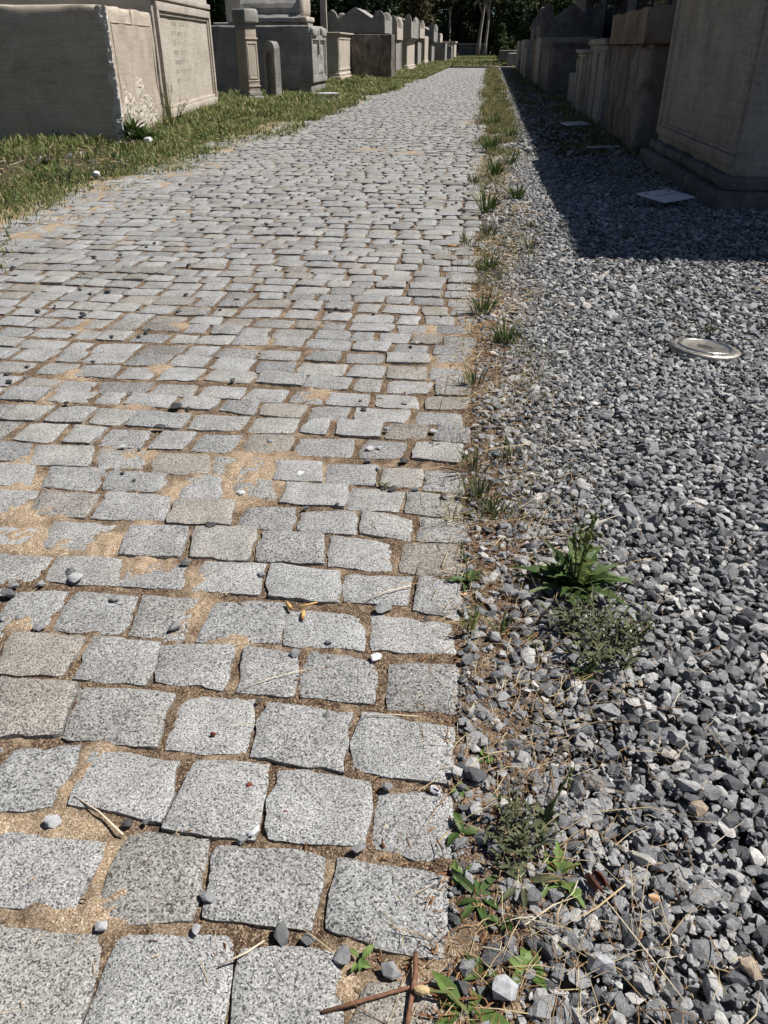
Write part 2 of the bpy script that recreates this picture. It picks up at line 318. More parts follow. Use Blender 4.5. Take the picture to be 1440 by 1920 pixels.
PEB= [(-0.203,0.565,0.0343,0.15),(-0.167,0.561,0.0202,0.2),(-0.118,0.546,0.0276,0.45),(-0.055,0.534,0.0288,0.4),(-0.279,0.712,0.0219,0.9),(-0.293,0.695,0.0201,0.3),(-0.12,0.7,0.0246,0.4),(-0.582,0.691,0.0289,0.7),(-0.472,0.703,0.0175,0.1),(-0.444,0.71,0.014,0.15),(-0.315,0.604,0.0275,0.45),(-0.441,0.547,0.018,0.7),(-0.315,0.558,0.0159,0.75),(0.026,0.522,0.0196,0.7),(-0.214,0.953,0.0187,0.15),(-0.303,1.104,0.0244,0.4),(-0.148,1.112,0.0302,0.8),(-0.244,1.149,0.0186,0.5),(-0.152,1.259,0.0367,0.5),(-0.062,1.238,0.0149,0.1),(-0.091,0.815,0.0208,0.4),(-0.016,0.819,0.0208,0.75),(-0.341,0.975,0.0115,0.1),(-0.56,1.152,0.0326,0.45),(-0.721,1.23,0.0256,0.3),(-0.831,1.123,0.0253,0.5),(-0.947,1.215,0.0393,0.25),(-0.951,1.243,0.0273,0.45),(-0.883,1.148,0.0235,0.45),(-0.916,1.139,0.019,0.3),(-0.857,1.31,0.0298,0.2),(-0.831,1.287,0.0392,0.75),(-0.898,1.259,0.0246,0.45),(-0.613,1.374,0.0266,0.15),(-0.607,1.538,0.0336,0.1),(-0.433,1.35,0.0209,0.55),(-0.58,1.701,0.0248,0.8),(-0.448,1.824,0.0256,0.85),(-0.579,2.015,0.0218,0.3),(-0.5,1.977,0.0152,0.1),(-0.934,2.063,0.0431,0.05),(-0.891,2.057,0.0148,0.05),(-0.996,1.922,0.0287,0.6),(-0.941,1.914,0.0158,0.1),(-0.93,1.77,0.0179,0.1),(-0.883,1.736,0.0146,0.1),(-0.941,2.224,0.049,0.05),(-0.9,2.22,0.0191,0.05),(-1.31,2.215,0.0222,0.1),(-0.274,1.922,0.0263,0.2),(-0.279,1.996,0.0301,0.7),(-0.251,2.007,0.0211,0.7),(-0.174,1.934,0.0292,0.1),(-0.24,1.88,0.0172,0.5),(-0.187,1.771,0.0301,0.1),(-0.129,1.769,0.0245,0.2),(-0.05,1.736,0.0295,0.15),(-0.008,1.755,0.0297,0.4),(0.006,1.68,0.034,0.2),(-0.394,1.641,0.021,0.2),(-0.319,1.671,0.0158,0.1),(-0.245,2.133,0.0254,0.3),(-0.105,2.053,0.0214,0.2),(-0.086,2.044,0.0244,0.25),(-0.004,2.005,0.024,0.9),(0.012,2.021,0.0271,0.4),(-0.105,2.142,0.0253,0.6),(-0.335,2.27,0.0268,0.1),(-0.358,2.346,0.0172,0.1),(-0.209,2.346,0.024,0.5),(-0.543,2.75,0.0239,0.4),(-1.391,2.591,0.0249,0.05),(-1.611,2.519,0.019,0.1),(-1.561,2.417,0.0204,0.2),(-1.614,2.884,0.0208,0.1),(-1.439,2.87,0.0292,0.05),(-1.335,2.889,0.0223,0.05),(-1.693,3.147,0.0397,0.05),(-1.295,3.242,0.0292,0.1),(-1.741,3.514,0.0379,0.1),(-1.81,3.468,0.027,0.1),(-1.357,3.513,0.0313,0.1),(-1.642,3.875,0.0376,0.1),(-2.007,3.831,0.0238,0.1),(-2.113,4.177,0.0384,0.05),(-1.534,4.072,0.0299,0.05),(-1.879,3.264,0.0209,0.05),(-1.125,3.295,0.0218,0.1),(-1.809,2.952,0.0193,0.1),(-1.334,2.994,0.0183,0.1),(-0.44,3.304,0.0233,0.1),(-0.335,3.239,0.0205,0.3),(-0.24,2.896,0.0226,0.1),(-0.226,2.764,0.0217,0.15),(-0.222,2.949,0.0188,0.7),(-0.143,3.316,0.0185,0.1),(-0.618,3.381,0.0192,0.1),(-1.043,4.013,0.0228,0.1),(-0.847,3.98,0.0224,0.1),(-0.519,4.768,0.0393,0.05),(-0.446,5.214,0.0321,0.05),(-1.069,5.454,0.0378,0.05),(-1.753,4.973,0.0359,0.05),(-1.392,5.191,0.0329,0.05),(-2.656,6.053,0.0403,0.05),(-1.87,5.955,0.0381,0.05),(-1.899,8.53,0.0588,0.05),(-1.88,10.867,0.0667,0.05),(-0.122,5.83,0.0396,0.1),(-2.156,7.164,0.0404,0.05),(-2.549,6.803,0.0392,0.05),(-1.865,6.457,0.0364,0.05)]
PATCH= [(-0.59,1.84,0.16,0.13),(-0.45,1.82,0.09,0.08),(-0.98,1.44,0.15,0.07),(-0.83,1.43,0.06,0.06),(-0.78,1.49,0.03,0.11),(-0.71,1.36,0.06,0.05),(-0.56,1.33,0.05,0.04),(-0.55,1.22,0.03,0.07),(-0.96,1.89,0.08,0.05),(-0.75,1.7,0.04,0.06),(-0.59,1.68,0.05,0.05),(-1.25,1.83,0.06,0.07),(-1.2,1.7,0.07,0.06),(-1.08,1.55,0.08,0.05),(-0.58,0.78,0.02,0.06),(-0.57,0.69,0.07,0.02),(-0.65,0.67,0.05,0.02),(-0.48,0.65,0.01,0.03),(-0.48,0.56,0.06,0.01),(-0.44,1.13,0.04,0.02),(-0.87,1.14,0.04,0.03),(-0.43,0.58,0.01,0.0),(-0.03,0.51,0.04,0.02),(-0.12,0.52,0.03,0.03),(0.03,0.57,0.01,0.04),(-1.09,2.23,0.05,0.04),(-1.46,2.28,0.07,0.06),(-1.41,2.48,0.06,0.05),(-1.13,2.57,0.06,0.05),(-3.21,5.86,0.36,0.38),(-3.14,6.66,0.31,0.35),(-2.84,7.5,0.25,0.32),(-2.98,9.48,0.24,0.44),(-2.75,6.85,0.27,0.24),(-2.78,4.74,0.2,0.16),(-2.67,8.1,0.26,0.24),(-3.12,7.29,0.24,0.2),(-1.34,9.73,0.31,0.22),(-0.83,9.47,0.24,0.21),(-0.27,13.53,0.33,0.41),(-0.02,3.29,0.07,0.33),(-0.07,2.7,0.08,0.14),(-0.19,3.12,0.07,0.09),(-0.77,3.28,0.09,0.06),(-0.88,2.9,0.06,0.06),(-1.24,3.07,0.07,0.06),(-0.59,2.01,0.04,0.04),(-0.52,2.39,0.05,0.05)]
# ------------------------------------------------------------------ ground and path
mk('ground', [(-60,-8,-.035),(60,-8,-.035),(60,200,-.035),(-60,200,-.035)], [(0,1,2,3)], M['ground']).__setitem__('kind', 'structure')

ROWS = [[[v * .001 for v in q] for q in r] for r in ROWS]
def left_edge(y):
    return -3.15 + .12 * math.sin(y * .55) + .1 * math.sin(y * 1.7 + 1) + max(0, y - 12) * .012
def right_edge(y): return .0
stones = []                                   # (4 corners, n, z)
for r in ROWS:
    for q in r: stones.append(([(q[i], q[i+1]) for i in (0, 2, 4, 6)], 12))
    xl = min(q[0] for q in r) - .02
    yt = sum((q[1] + q[3]) / 2 for q in r) / len(r); yb = sum((q[5] + q[7]) / 2 for q in r) / len(r)
    while xl > -3.1:                          # rest of each surveyed course, beyond the frame
        w = random.uniform(.11, .17)
        stones.append(([(xl - w, yt), (xl, yt), (xl, yb), (xl - w, yb)], 5)); xl -= w + .018
for yb, yt in ((.29, .41), (.15, .27), (.01, .13), (-.13, -.01)):   # courses behind the lower edge of the photograph
    x = .0
    while x > -3.1:
        w = random.uniform(.11, .17); stones.append(([(x - w, yt), (x, yt), (x, yb), (x - w, yb)], 5)); x -= w + .018
y = 1.925
row = 0
while y < 52:
    pitch = random.uniform(.118, .142); gap = random.uniform(.012, .02) + .004 * min(1, max(0, (y - 3.5) / 3))
    x = right_edge(y) + random.uniform(-.03, .03); xe = left_edge(y)
    n = 9 if y < 4 else (6 if y < 9 else 3)
    ph = random.random() * 6
    while x > xe:
        w = random.choice((random.uniform(.09, .125), random.uniform(.12, .155), random.uniform(.135, .185)))
        def Y(xx, base): return base + .0135 * math.sin(xx * 2.1 + ph) + .008 * math.sin(xx * 6.3 + ph * 2) - .012 * xx
        j = lambda s=.007: random.uniform(-s, s)
        b, t = y + gap / 2, y + pitch - gap / 2
        stones.append(([(x - w + j(.009), Y(x - w, t) + j()), (x + j(.009), Y(x, t) + j()), (x + j(.009), Y(x, b) + j()), (x - w + j(.009), Y(x - w, b) + j())], n))
        x -= w + random.uniform(.012, .024)
    y += pitch; row += 1
VV, QQ = [], []; off = 0
for q, n in stones:
    g = np.linspace(-1, 1, n + 1); u, v = np.meshgrid(g, g)
    k = random.uniform(.04, .11)
    u2 = u * np.sqrt(1 - k * v**2); v2 = v * np.sqrt(1 - k * u**2)
    s = np.maximum(abs(u), abs(v))
    q4 = np.array(q); q4 = q4 + (q4 - q4.mean(0)) * (.07 if n == 12 else 0); a, b_ = (u2 + 1) / 2, (v2 + 1) / 2     # TL TR BR BL
    X = (1-a)*b_*q4[0,0] + a*b_*q4[1,0] + a*(1-b_)*q4[2,0] + (1-a)*(1-b_)*q4[3,0]
    Yy = (1-a)*b_*q4[0,1] + a*b_*q4[1,1] + a*(1-b_)*q4[2,1] + (1-a)*(1-b_)*q4[3,1]
    sd = random.random() * 50
    if n >= 6:
        e = sstep(.55, 1, s)
        X = X + e * .0055 * (vn(X*30, Yy*30, sd) + .3*vn(X*90, Yy*90, sd)); Yy = Yy + e * .0055 * (vn(X*30, Yy*30, sd+9) + .3*vn(X*90, Yy*90, sd+9))
    z0 = max(-.0018, random.gauss(.0004, .0026)); tx, ty = random.gauss(0, .012), random.gauss(0, .012)
    cx, cy = q4.mean(0)
    edge = .85 if n >= 9 else .7
    Z = z0 + (X - cx) * tx + (Yy - cy) * ty + .0015 * (1 - s**2) - (.0038 + .002 * (n < 9)) * sstep(edge, 1.0, s) ** 1.3
    if n >= 6: Z = Z + .0016 * vn(X*22, Yy*22, sd) + (.0011 * vn(X*70, Yy*70, sd) if n >= 9 else 0)
    m = n + 1
    idx = np.arange(m * m).reshape(m, m)
    ring = np.concatenate([idx[0, :-1], idx[:-1, -1], idx[-1, :0:-1], idx[:0:-1, 0]])
    top = np.stack([X, Yy, Z], -1).reshape(-1, 3)
    up = top[ring].copy(); up[:, 2] -= .0006; sk = up.copy(); sk[:, 2] = -.05; sk[:, :2] = (sk[:, :2] - (cx, cy)) * .985 + (cx, cy)
    VV += [top, up, sk]
    f = np.stack([idx[:-1, :-1], idx[:-1, 1:], idx[1:, 1:], idx[1:, :-1]], -1).reshape(-1, 4)
    L = len(ring); rr = np.arange(L); nx = (rr + 1) % L
    f2 = np.stack([m*m + nx, m*m + rr, m*m + L + rr, m*m + L + nx], -1)
    QQ += [f + off, f2 + off]; off += m * m + 2 * L

def patch_at(x, y):
    """how much drift sand lies here, 0..1"""
    p = np.zeros_like(x)
    for cx, cy, rx, ry in PATCH:
        if cy > 3.0: rx, ry = rx * .8, ry * .8
        rx, ry = max(rx, .028), max(ry, .028)
        d = ((x - cx) / rx) ** 2 + ((y - cy) / ry) ** 2
        p = np.maximum(p, np.exp(-d * .9))
    far = sstep(.22, .65, fbm(x * 1.9, y * 1.3, 3.3, 4)) * .62 * (.25 + .75 * sstep(1.8, 3.5, y))
    p = np.maximum(p, far)
    edge = sstep(-2.35, -2.95, x + .3 * vn(x * 2, y * 2, 8)) * sstep(4, 5, y) * .9
    return np.maximum(p, edge * sstep(-.35, .45, fbm(x*4, y*2.6, 2, 3)))
CV = np.concatenate(VV); path = tag(mk('cobbled_path', CV, [np.concatenate(QQ)], M['granite'], smooth=True), kind='structure')
at = path.data.attributes.new('dust', 'FLOAT', 'POINT'); at.data.foreach_set('value', (np.clip(patch_at(CV[:, 0], CV[:, 1]) * 1.05 + .12 * vn(CV[:, 0]*9, CV[:, 1]*9, 4), 0, .95) * .8).astype(np.float32))
def sand_grid(x0, x1, y0, y1, st):
    nx, ny = int((x1 - x0) / st) + 1, int((y1 - y0) / st) + 1
    x, y = np.meshgrid(np.linspace(x0, x1, nx), np.linspace(y0, y1, ny))
    p = patch_at(x, y)
    strip = sstep(-.01, .05, x)
    z = -.0068 - .012 * sstep(2.6, 6, y) + .004 * fbm(x * 14, y * 14, 1.0, 3) + .0025 * vn(x * 70, y * 70, 3) + .0022 * vn(x * 160, y * 160, 3) + p * (.0075 + .012 * sstep(2.6, 6, y) + .006 * vn(x * 28, y * 28, 7) + .003 * vn(x * 90, y * 90, 1)) + strip * (.008 - .02 * sstep(.1, .28, x))
    p = p * (1 - .75 * strip)
    i = np.arange(nx * ny).reshape(ny, nx)
    f = np.stack([i[:-1, :-1], i[:-1, 1:], i[1:, 1:], i[1:, :-1]], -1).reshape(-1, 4)
    return np.stack([x, y, z], -1).reshape(-1, 3), f, p.ravel()
parts = [sand_grid(-1.15, .12, .3, 1.9, .0062), sand_grid(.12, .38, .2, 2.6, .012), sand_grid(-1.6, .12, 1.9, 2.6, .0095), sand_grid(-1.6, -1.15, .3, 1.9, .012), sand_grid(-1.6, .12, .0, .3, .03), sand_grid(-3.4, -1.6, -.2, 2.6, .04), sand_grid(-3.4, .38, 2.6, 6.5, .019),
         sand_grid(-3.4, .38, 6.5, 16, .045), sand_grid(-3.4, .38, 16, 52.2, .14)]
o = 0; V, F, A = [], [], []
for v, f, a in parts: V.append(v); F.append(f + o); A.append(a); o += len(v)
sand = mk('sand', np.concatenate(V), [np.concatenate(F)], M['sand'], smooth=True)
at = sand.data.attributes.new('patch', 'FLOAT', 'POINT'); at.data.foreach_set('value', np.concatenate(A).astype(np.float32))
tag(sand, 'tan sand and dark soil filling the joints between the grey setts', 'sand', kind='stuff')

# ------------------------------------------------------------------ crushed stone
def proto_stone(flat=.55, n=13, seed=0):
    r = np.random.default_rng(seed)
    p = r.normal(size=(n, 3)); p /= np.linalg.norm(p, axis=1)[:, None]; p *= r.uniform(.8, 1.05, (n, 1))
    p *= np.array([1.0, r.uniform(.6, .95), r.uniform(.75, 1.15) * flat]) * .5
    bm = bmesh.new()
    for q in p: bm.verts.new(q)
    res = bmesh.ops.convex_hull(bm, input=bm.verts)
    bmesh.ops.delete(bm, geom=[g for g in res['geom_interior'] if isinstance(g, bmesh.types.BMVert)], context='VERTS')
    bmesh.ops.triangulate(bm, faces=bm.faces)
    bm.verts.ensure_lookup_table(); bm.verts.index_update()
    V = np.array([v.co[:] for v in bm.verts]); F = np.array([[v.index for v in f.verts] for f in bm.faces]); bm.free()
    return V, F
PROTO = [proto_stone(.38 + .02 * (i % 12), 12 + (i * 5) % 11, i) for i in range(48)]
def scatter(P, size, tilt, protos):
    n = len(P); VV, FF = [], []; off = 0
    which = rng.integers(0, len(protos), n); yaw = rng.uniform(0, 2*np.pi, n)
    tx, ty = rng.normal(0, tilt, n), rng.normal(0, tilt, n)
    for k, (v, f) in enumerate(protos):
        s = np.where(which == k)[0]
        if not len(s): continue
        c, sn = np.cos(yaw[s]), np.sin(yaw[s]); cx, sx = np.cos(tx[s]), np.sin(tx[s]); cy, sy = np.cos(ty[s]), np.sin(ty[s])
        Z0 = np.zeros_like(c); I = np.ones_like(c)
        Rz = np.stack([c, -sn, Z0, sn, c, Z0, Z0, Z0, I], -1).reshape(-1, 3, 3)
        Rx = np.stack([I, Z0, Z0, Z0, cx, -sx, Z0, sx, cx], -1).reshape(-1, 3, 3)
        Ry = np.stack([cy, Z0, sy, Z0, I, Z0, -sy, Z0, cy], -1).reshape(-1, 3, 3)
        RR = Rx @ Ry @ Rz
        W = np.einsum('nij,vj->nvi', RR, v) * size[s][:, None, None] + P[s][:, None, :]
        VV.append(W.reshape(-1, 3)); m = len(v)
        FF.append((f[None] + (np.arange(len(s)) * m)[:, None, None] + off).reshape(-1, 3)); off += len(s) * m
    return np.concatenate(VV), np.concatenate(FF)
def jgrid(x0, x1, y0, y1, sp):
    x, y = np.meshgrid(np.arange(x0, x1, sp), np.arange(y0, y1, sp * .87)); x = x + (np.arange(x.shape[0]) % 2)[:, None] * sp / 2
    x = x.ravel() + rng.uniform(-.38, .38, x.size) * sp; y = y.ravel() + rng.uniform(-.38, .38, y.size) * sp
    return x, y
def gravel_layers():
    Ps, Ss = [], []
    def add(x, y, z, s, keep):
        k = (rng.random(len(x)) < keep) & ~((np.hypot(x - .885, y - 3.0) < .135) & (np.broadcast_to(z, x.shape) > -.008))
        Ps.append(np.stack([x, y, np.broadcast_to(z, x.shape)], -1)[k]); Ss.append(s[k])
    def dens(x, y):      # thin and dirty along the kerb strip, full cover further right
        return sstep(.0, .17, x + .06 * fbm(x * 5, y * 5, 2)) * .48 + .52
    for x0, x1, y0, y1, sp, sz in ((.02, 1.5, -.1, 3.3, .0172, .0245), (.02, 2.3, 3.3, 9.2, .0235, .029), (.1, 2.0, 9.2, 32, .06, .062), (.1, 1.2, 32, 52, .13, .12)):
        near = y0 < 9
        x, y = jgrid(x0, x1, y0, y1, sp); s = sz * np.exp(rng.normal(0, .28, len(x))) * (1 - .3 * sstep(.16, .02, x))
        sh = 1 - .8 * sstep(7.0, 9.5, y + 1.2 * vn(x * 2, y, 3)) * sstep(.55, .85, x)
        add(x, y, -.014 + rng.normal(0, .003, len(x)), s, dens(x, y) * sh)
        x, y = jgrid(x0, x1, y0, y1, sp * 1.22); s = sz * 1.05 * np.exp(rng.normal(0, .27, len(x)))
        h = .002 + .005 * fbm(x * 2.2, y * 2.2, 5, 3) + (.006 if near else .012) * rng.random(len(x))
        sh = 1 - .85 * sstep(7.0, 9.5, y + 1.2 * vn(x * 2, y, 3)) * sstep(.55, .85, x)
        add(x, y, h, s, dens(x, y) ** 1.5 * .95 * sh)
        if near:
            x, y = jgrid(x0, x1, y0, y1, sp * 2.1); s = sz * 1.15 * np.exp(rng.normal(0, .3, len(x)))
            add(x, y, .011 + .006 * fbm(x * 2.2, y * 2.2, 5, 3), s, dens(x, y) ** 2 * .6)
    # fines and small broken bits between the larger stones and over the kerb strip
    x = np.abs(rng.normal(.0, .22, 15000)) + .015; y = .25 + 4.2 * rng.random(15000) ** 1.3
    add(x, y, .001 + .014 * sstep(.05, .25, x) * rng.random(15000), .0085 * np.exp(rng.normal(0, .35, 15000)), np.full(15000, .9))
    # thin spill on the left verge
    x = rng.uniform(-5.2, -2.9, 5200); y = rng.uniform(3.6, 26, 5200)
    add(x, y, -.012, .035 * np.exp(rng.normal(0, .3, 5200)), sstep(-.1, .5, fbm(x*1.1, y*.8, 4)) * .9)
    x = rng.normal(-3.55, .3, 900); y = rng.normal(20.5, 1.6, 900)
    add(x, y, -.008, .06 * np.exp(rng.normal(0, .25, 900)), np.ones(900))
    return np.concatenate(Ps), np.concatenate(Ss)
P, sz = gravel_layers()
V, F = scatter(P, sz, .34, PROTO)
tag(mk('gravel', V, [F], M['gravel']), 'loose blue grey crushed stone covering the ground beside the path', 'gravel', kind='stuff')

# single chips lying loose on the setts
TONE = lambda t: 'dark' if t <= .12 else 'slate' if t <= .25 else 'mid' if t <= .55 else 'pale' if t <= .78 else 'white'
BIG = {0: 'flat dark slate chip resting against the mossy joint near the bottom of the path', 3: 'chunky grey stone chip standing upright in the sandy joint beside the brown twigs',
       2: 'grey wedge of stone next to the tiny green rosette on the path', 4: 'white stone chip lying in the joint beside a darker round chip', 6: 'small blue grey chip in the middle of a joint among the front setts',
       7: 'pale flat chip lying alone on the sand drift at the left of the path', 10: 'mid grey chip on the corner of a sett left of the slate chip', 18: 'grey chip wedged in the joint right of the cigarette butts',
       16: 'pale chip in a joint below the cigarette butts beside dry straw', 23: 'grey chip lying at the edge of a sand drift on a sett', 26: 'dark bluish chip lying at the left border of the picture on the path',
       31: 'long pale chip lying against a dark chip on a sandy sett', 30: 'dark chip propped against a long pale chip on a sandy sett', 40: 'black pointed chip standing in a joint left of the centre setts',
       46: 'largest black chip on the path, lying above the other black pointed chip', 60: 'whitish chip on the right rim of the path by a grass tuft', 58: 'dark chip on the right rim of the path below the rosette with two chips'}
GEN = {'dark': 'tiny black stone chip lying loose on the grey setts', 'slate': 'small dark slate chip lying loose on the grey setts',
       'mid': 'small mid grey stone chip lying loose on the grey setts', 'pale': 'small pale grey chip lying loose on the grey setts', 'white': 'small white stone chip lying loose on the grey setts'}
def chip(x, y, s, tone, label, group, seed):
    v, f = proto_stone(.46, 19, 500 + seed); a = random.random() * 6.3
    c, sn = math.cos(a), math.sin(a); v = v * s * 1.08
    W = np.stack([v[:,0]*c - v[:,1]*sn, v[:,0]*sn + v[:,1]*c, v[:,2]], -1)
    W[:, 2] -= W[:, 2].min()
    o = mk('stone_chip', W, [f], M['chip_' + tone]); o.location = (x, y, .0005)
    return tag(o, label, 'stone chip', group)
for i, (x, y, s, t) in enumerate(PEB):
    tn = TONE(t); chip(x, y, min(s, .045), tn, BIG.get(i, GEN[tn]), 'loose stone chips on the path', i)
for i in range(70):                       # more black chips further up the path
    y = random.uniform(2.3, 13); x = random.uniform(-2.9, -.1)
    chip(x, y, random.uniform(.018, .03) + .0012 * y, 'dark', GEN['dark'], 'loose stone chips on the path', 200 + i)
# ------------------------------------------------------------------ grass (uncountable)
def blades(P, h, w, lean, az, mat, name, label, cat, curl=.6):
    n = len(P); d = np.stack([np.cos(az), np.sin(az), np.zeros(n)], -1); sd = np.stack([-np.sin(az), np.cos(az), np.zeros(n)], -1)
    # turn the blade's flat side a little at random
    tw = rng.uniform(-1, 1, n)[:, None]; sd = sd * (1 - .4 * abs(tw)) + d * tw * .5
    up = np.array([0, 0, 1.0]); l = lean[:, None]; H = h[:, None]; W = w[:, None]
    m1 = P + (up * .55 + d * l * .25) * H; tip = P + (up * (1 - .35 * l * curl) + d * l * .85) * H
    V = np.stack([P - sd * W * .4, P + sd * W * .4, m1 + sd * W * .5, m1 - sd * W * .5, tip], 1).reshape(-1, 3)
    i = np.arange(n)[:, None] * 5
    return tag(mk(name, V, [i + np.array([0, 1, 2, 3]), i + np.array([3, 2, 4])], mat), label, cat, kind='stuff')
def region(n, f):
    """rejection sampling: f(n) -> x, y, keep probability"""
    x, y, k = f(n); s = rng.random(len(x)) < k; return np.stack([x[s], y[s], np.full(s.sum(), -.012)], -1)
def verge(n):
    y = 3.6 + 58 * rng.random(n) ** 1.9; x = rng.uniform(-6.6, -2.4, n)
    le = np.array([left_edge(t) for t in y]) + .30 + .22 * vn(y * 1.3, y * 0, 4) + .12 * vn(y * 4.1, y * 0, 9) + .004 * y
    inside = sstep(.05, -.25, x - le)
    dd = .5 + 1.7 * fbm(x * 1.6, y * 1.0, 6, 4); dd = np.clip(dd + .2, .06, 1)
    bare = np.exp(-(((x + 3.55) / .5) ** 2 + ((y - 20.5) / 2.2) ** 2)) * .85
    return x, y, inside * dd * (1 - bare)
P = region(300000, verge); n = len(P); far = np.clip(P[:, 1] / 12, .6, 3)
hh = (.04 + .085 * rng.random(n) ** 1.5) * (1 + .8 * fbm(P[:,0]*1.3, P[:,1]*1.3, 2)) * np.clip(far, .8, 1.25)
hh *= (1 - .5 * sstep(-3.6, -2.9, P[:,0]) * sstep(14, 8, P[:,1])) * (1 + .3 * sstep(-3.9, -4.5, P[:,0]))
blades(P, hh, (.006 + .009 * rng.random(n)) * far * np.where(rng.random(n) < .22, 2.3, 1), rng.uniform(.2, 1.3, n), rng.uniform(0, 6.3, n), M['grass'], 'grass', 'green and straw coloured grass verge along the left side of the path', 'grass')
def strip(n):
    y = 1.6 + 48 * rng.random(n) ** 1.6; x = rng.normal(.10, .10, n) + .09 * sstep(5, 9, y) * rng.normal(.7, 1, n)
    c = sstep(-.2, .3, fbm(x * 3.4, y * 1.5, 3, 3)) * sstep(1.1, 3.2, y)
    return x, y, np.clip(c * (.25 + .75 * sstep(5, 12, y)), .02, 1) * (x < .5)
P = region(150000, strip); n = len(P); far = np.clip(P[:, 1] / 10, .55, 3)
blades(P, (.035 + .085 * rng.random(n) ** 1.5) * np.clip(far, .75, 1.4), (.0028 + .004 * rng.random(n)) * far, rng.uniform(.1, 1.1, n), rng.uniform(0, 6.3, n), M['strip_grass'], 'grass_strip', 'strip of dry and green grass along the right kerb of the path', 'grass')
def shade(n):
    y = 4.7 + 45 * rng.random(n) ** 1.7; x = rng.uniform(.5, 2.0, n)
    return x, y, np.clip(sstep(-.1, .5, fbm(x * 1.4, y * .8, 12, 3) + .5 * sstep(.9, 1.6, x)), .02, 1) * (.12 + .88 * sstep(6.5, 9, y)) * (1 - .7 * sstep(.75, .5, x))
P = region(52000, shade); n = len(P); far = np.clip(P[:, 1] / 10, .6, 3)
blades(P, (.025 + .06 * rng.random(n)) * np.clip(far, .8, 1.3), (.004 + .005 * rng.random(n)) * far, rng.uniform(.2, 1.2, n), rng.uniform(0, 6.3, n), M['grass'], 'shaded_grass', 'patchy grass in the building shadow on the right', 'grass')
def lawn(n):
    y = rng.uniform(52.3, 122, n); x = rng.uniform(-4.6, 3.0, n); return x, y, np.clip(.75 + .4 * fbm(x, y * .4, 4), 0, 1)
P = region(26000, lawn); n = len(P)
blades(P, .12 + .12 * rng.random(n), .05 + .05 * rng.random(n), rng.uniform(.2, 1.2, n), rng.uniform(0, 6.3, n), M['grass'], 'lawn', 'rough sunlit grass beyond the far end of the path', 'grass')

# dry straw and leaf litter lying about
def lay(n, f, L, W, mat, name, label, cat, zf):
    x, y, k = f(n); s = rng.random(len(x)) < k; x, y = x[s], y[s]; n = len(x)
    az = rng.uniform(0, 6.3, n); l = L * np.exp(rng.normal(0, .55, n)); w = W * np.exp(rng.normal(0, .3, n)) * np.clip(y / 2.5, .8, 3)
    z0 = zf(x, y) + rng.uniform(0, .006, n); rise = rng.normal(0, .10, n) * l + .1 * l * (rng.random(n) < .1); bend = rng.normal(0, .06, n) * l
    d = np.stack([np.cos(az), np.sin(az), 0*az], -1); q = np.stack([-np.sin(az), np.cos(az), 0*az], -1)
    a = np.stack([x, y, z0], -1); b = a + d * (l/2)[:, None] + q * bend[:, None] + np.array([0,0,1.]) * (np.abs(rise)/2 + .002)[:, None]; c = a + d * l[:, None] + np.array([0,0,1.]) * np.abs(rise)[:, None]
    o = q * (w/2)[:, None]; up = np.array([0, 0, 1.]) * (w/2)[:, None]
    V = np.stack([a - o, a + up, a + o, b - o, b + up, b + o, c], 1).reshape(-1, 3)
    i = np.arange(n)[:, None] * 7
    return tag(mk(name, V, [i + np.array([0, 3, 4, 1]), i + np.array([1, 4, 5, 2]), i + np.array([3, 6, 4]), i + np.array([4, 6, 5])], mat), label, cat, kind='stuff')
def straw_f(n):
    y = .25 + 9 * rng.random(n) ** 1.5; x = np.where(rng.random(n) < .72, rng.normal(.07, .13, n), rng.uniform(-.9, 1.6, n))
    k = np.where(x < -.05, .13, np.where(x > .45, .30 + .35 * sstep(1.4, 2.4, y) * (vn(x * 2.5, y * 2.5, 6) > -.1), .9)) * np.clip(.55 + fbm(x * 3, y * 2, 5, 3), .1, 1)
    k = np.where((y > 2.4) & (y < 3.9) & (x < .25) & (x > -.32), k * 1.2 + .45 * (vn(x*5, y*3, 4) > -.2), k)
    return x, y, np.clip(k, 0, 1)
ground_z = lambda x, y: np.where(x < .0, .002, .007 + .014 * sstep(.05, .25, x))
lay(13500, straw_f, .042, .0013, M['straw'], 'dry_straw', 'scattered dry straw stems over the kerb strip and gravel', 'straw', ground_z)
def litter_f(n):
    y = .25 + 4 * rng.random(n) ** 1.3; x = np.where(rng.random(n) < .8, rng.normal(.05, .06, n), rng.uniform(-.6, .6, n))
    return x, y, np.clip(.5 + 1.2 * fbm(x * 6, y * 4, 9, 3), .08, 1)
lay(9000, litter_f, .011, .0022, M['litter'], 'plant_litter', 'brown crumbs of dead plant litter in the strip beside the path', 'plant litter', lambda x, y: np.where(x < -.01, -.006, .004))
def joint_f(n):
    y = .25 + 4 * rng.random(n) ** 1.2; x = rng.uniform(-1.6, 0, n); return x, y, np.full(n, .5)
lay(2600, joint_f, .010, .0014, M['straw'], 'joint_straw', 'short straw crumbs caught between the setts', 'straw', lambda x, y: -.004 + 0*x)

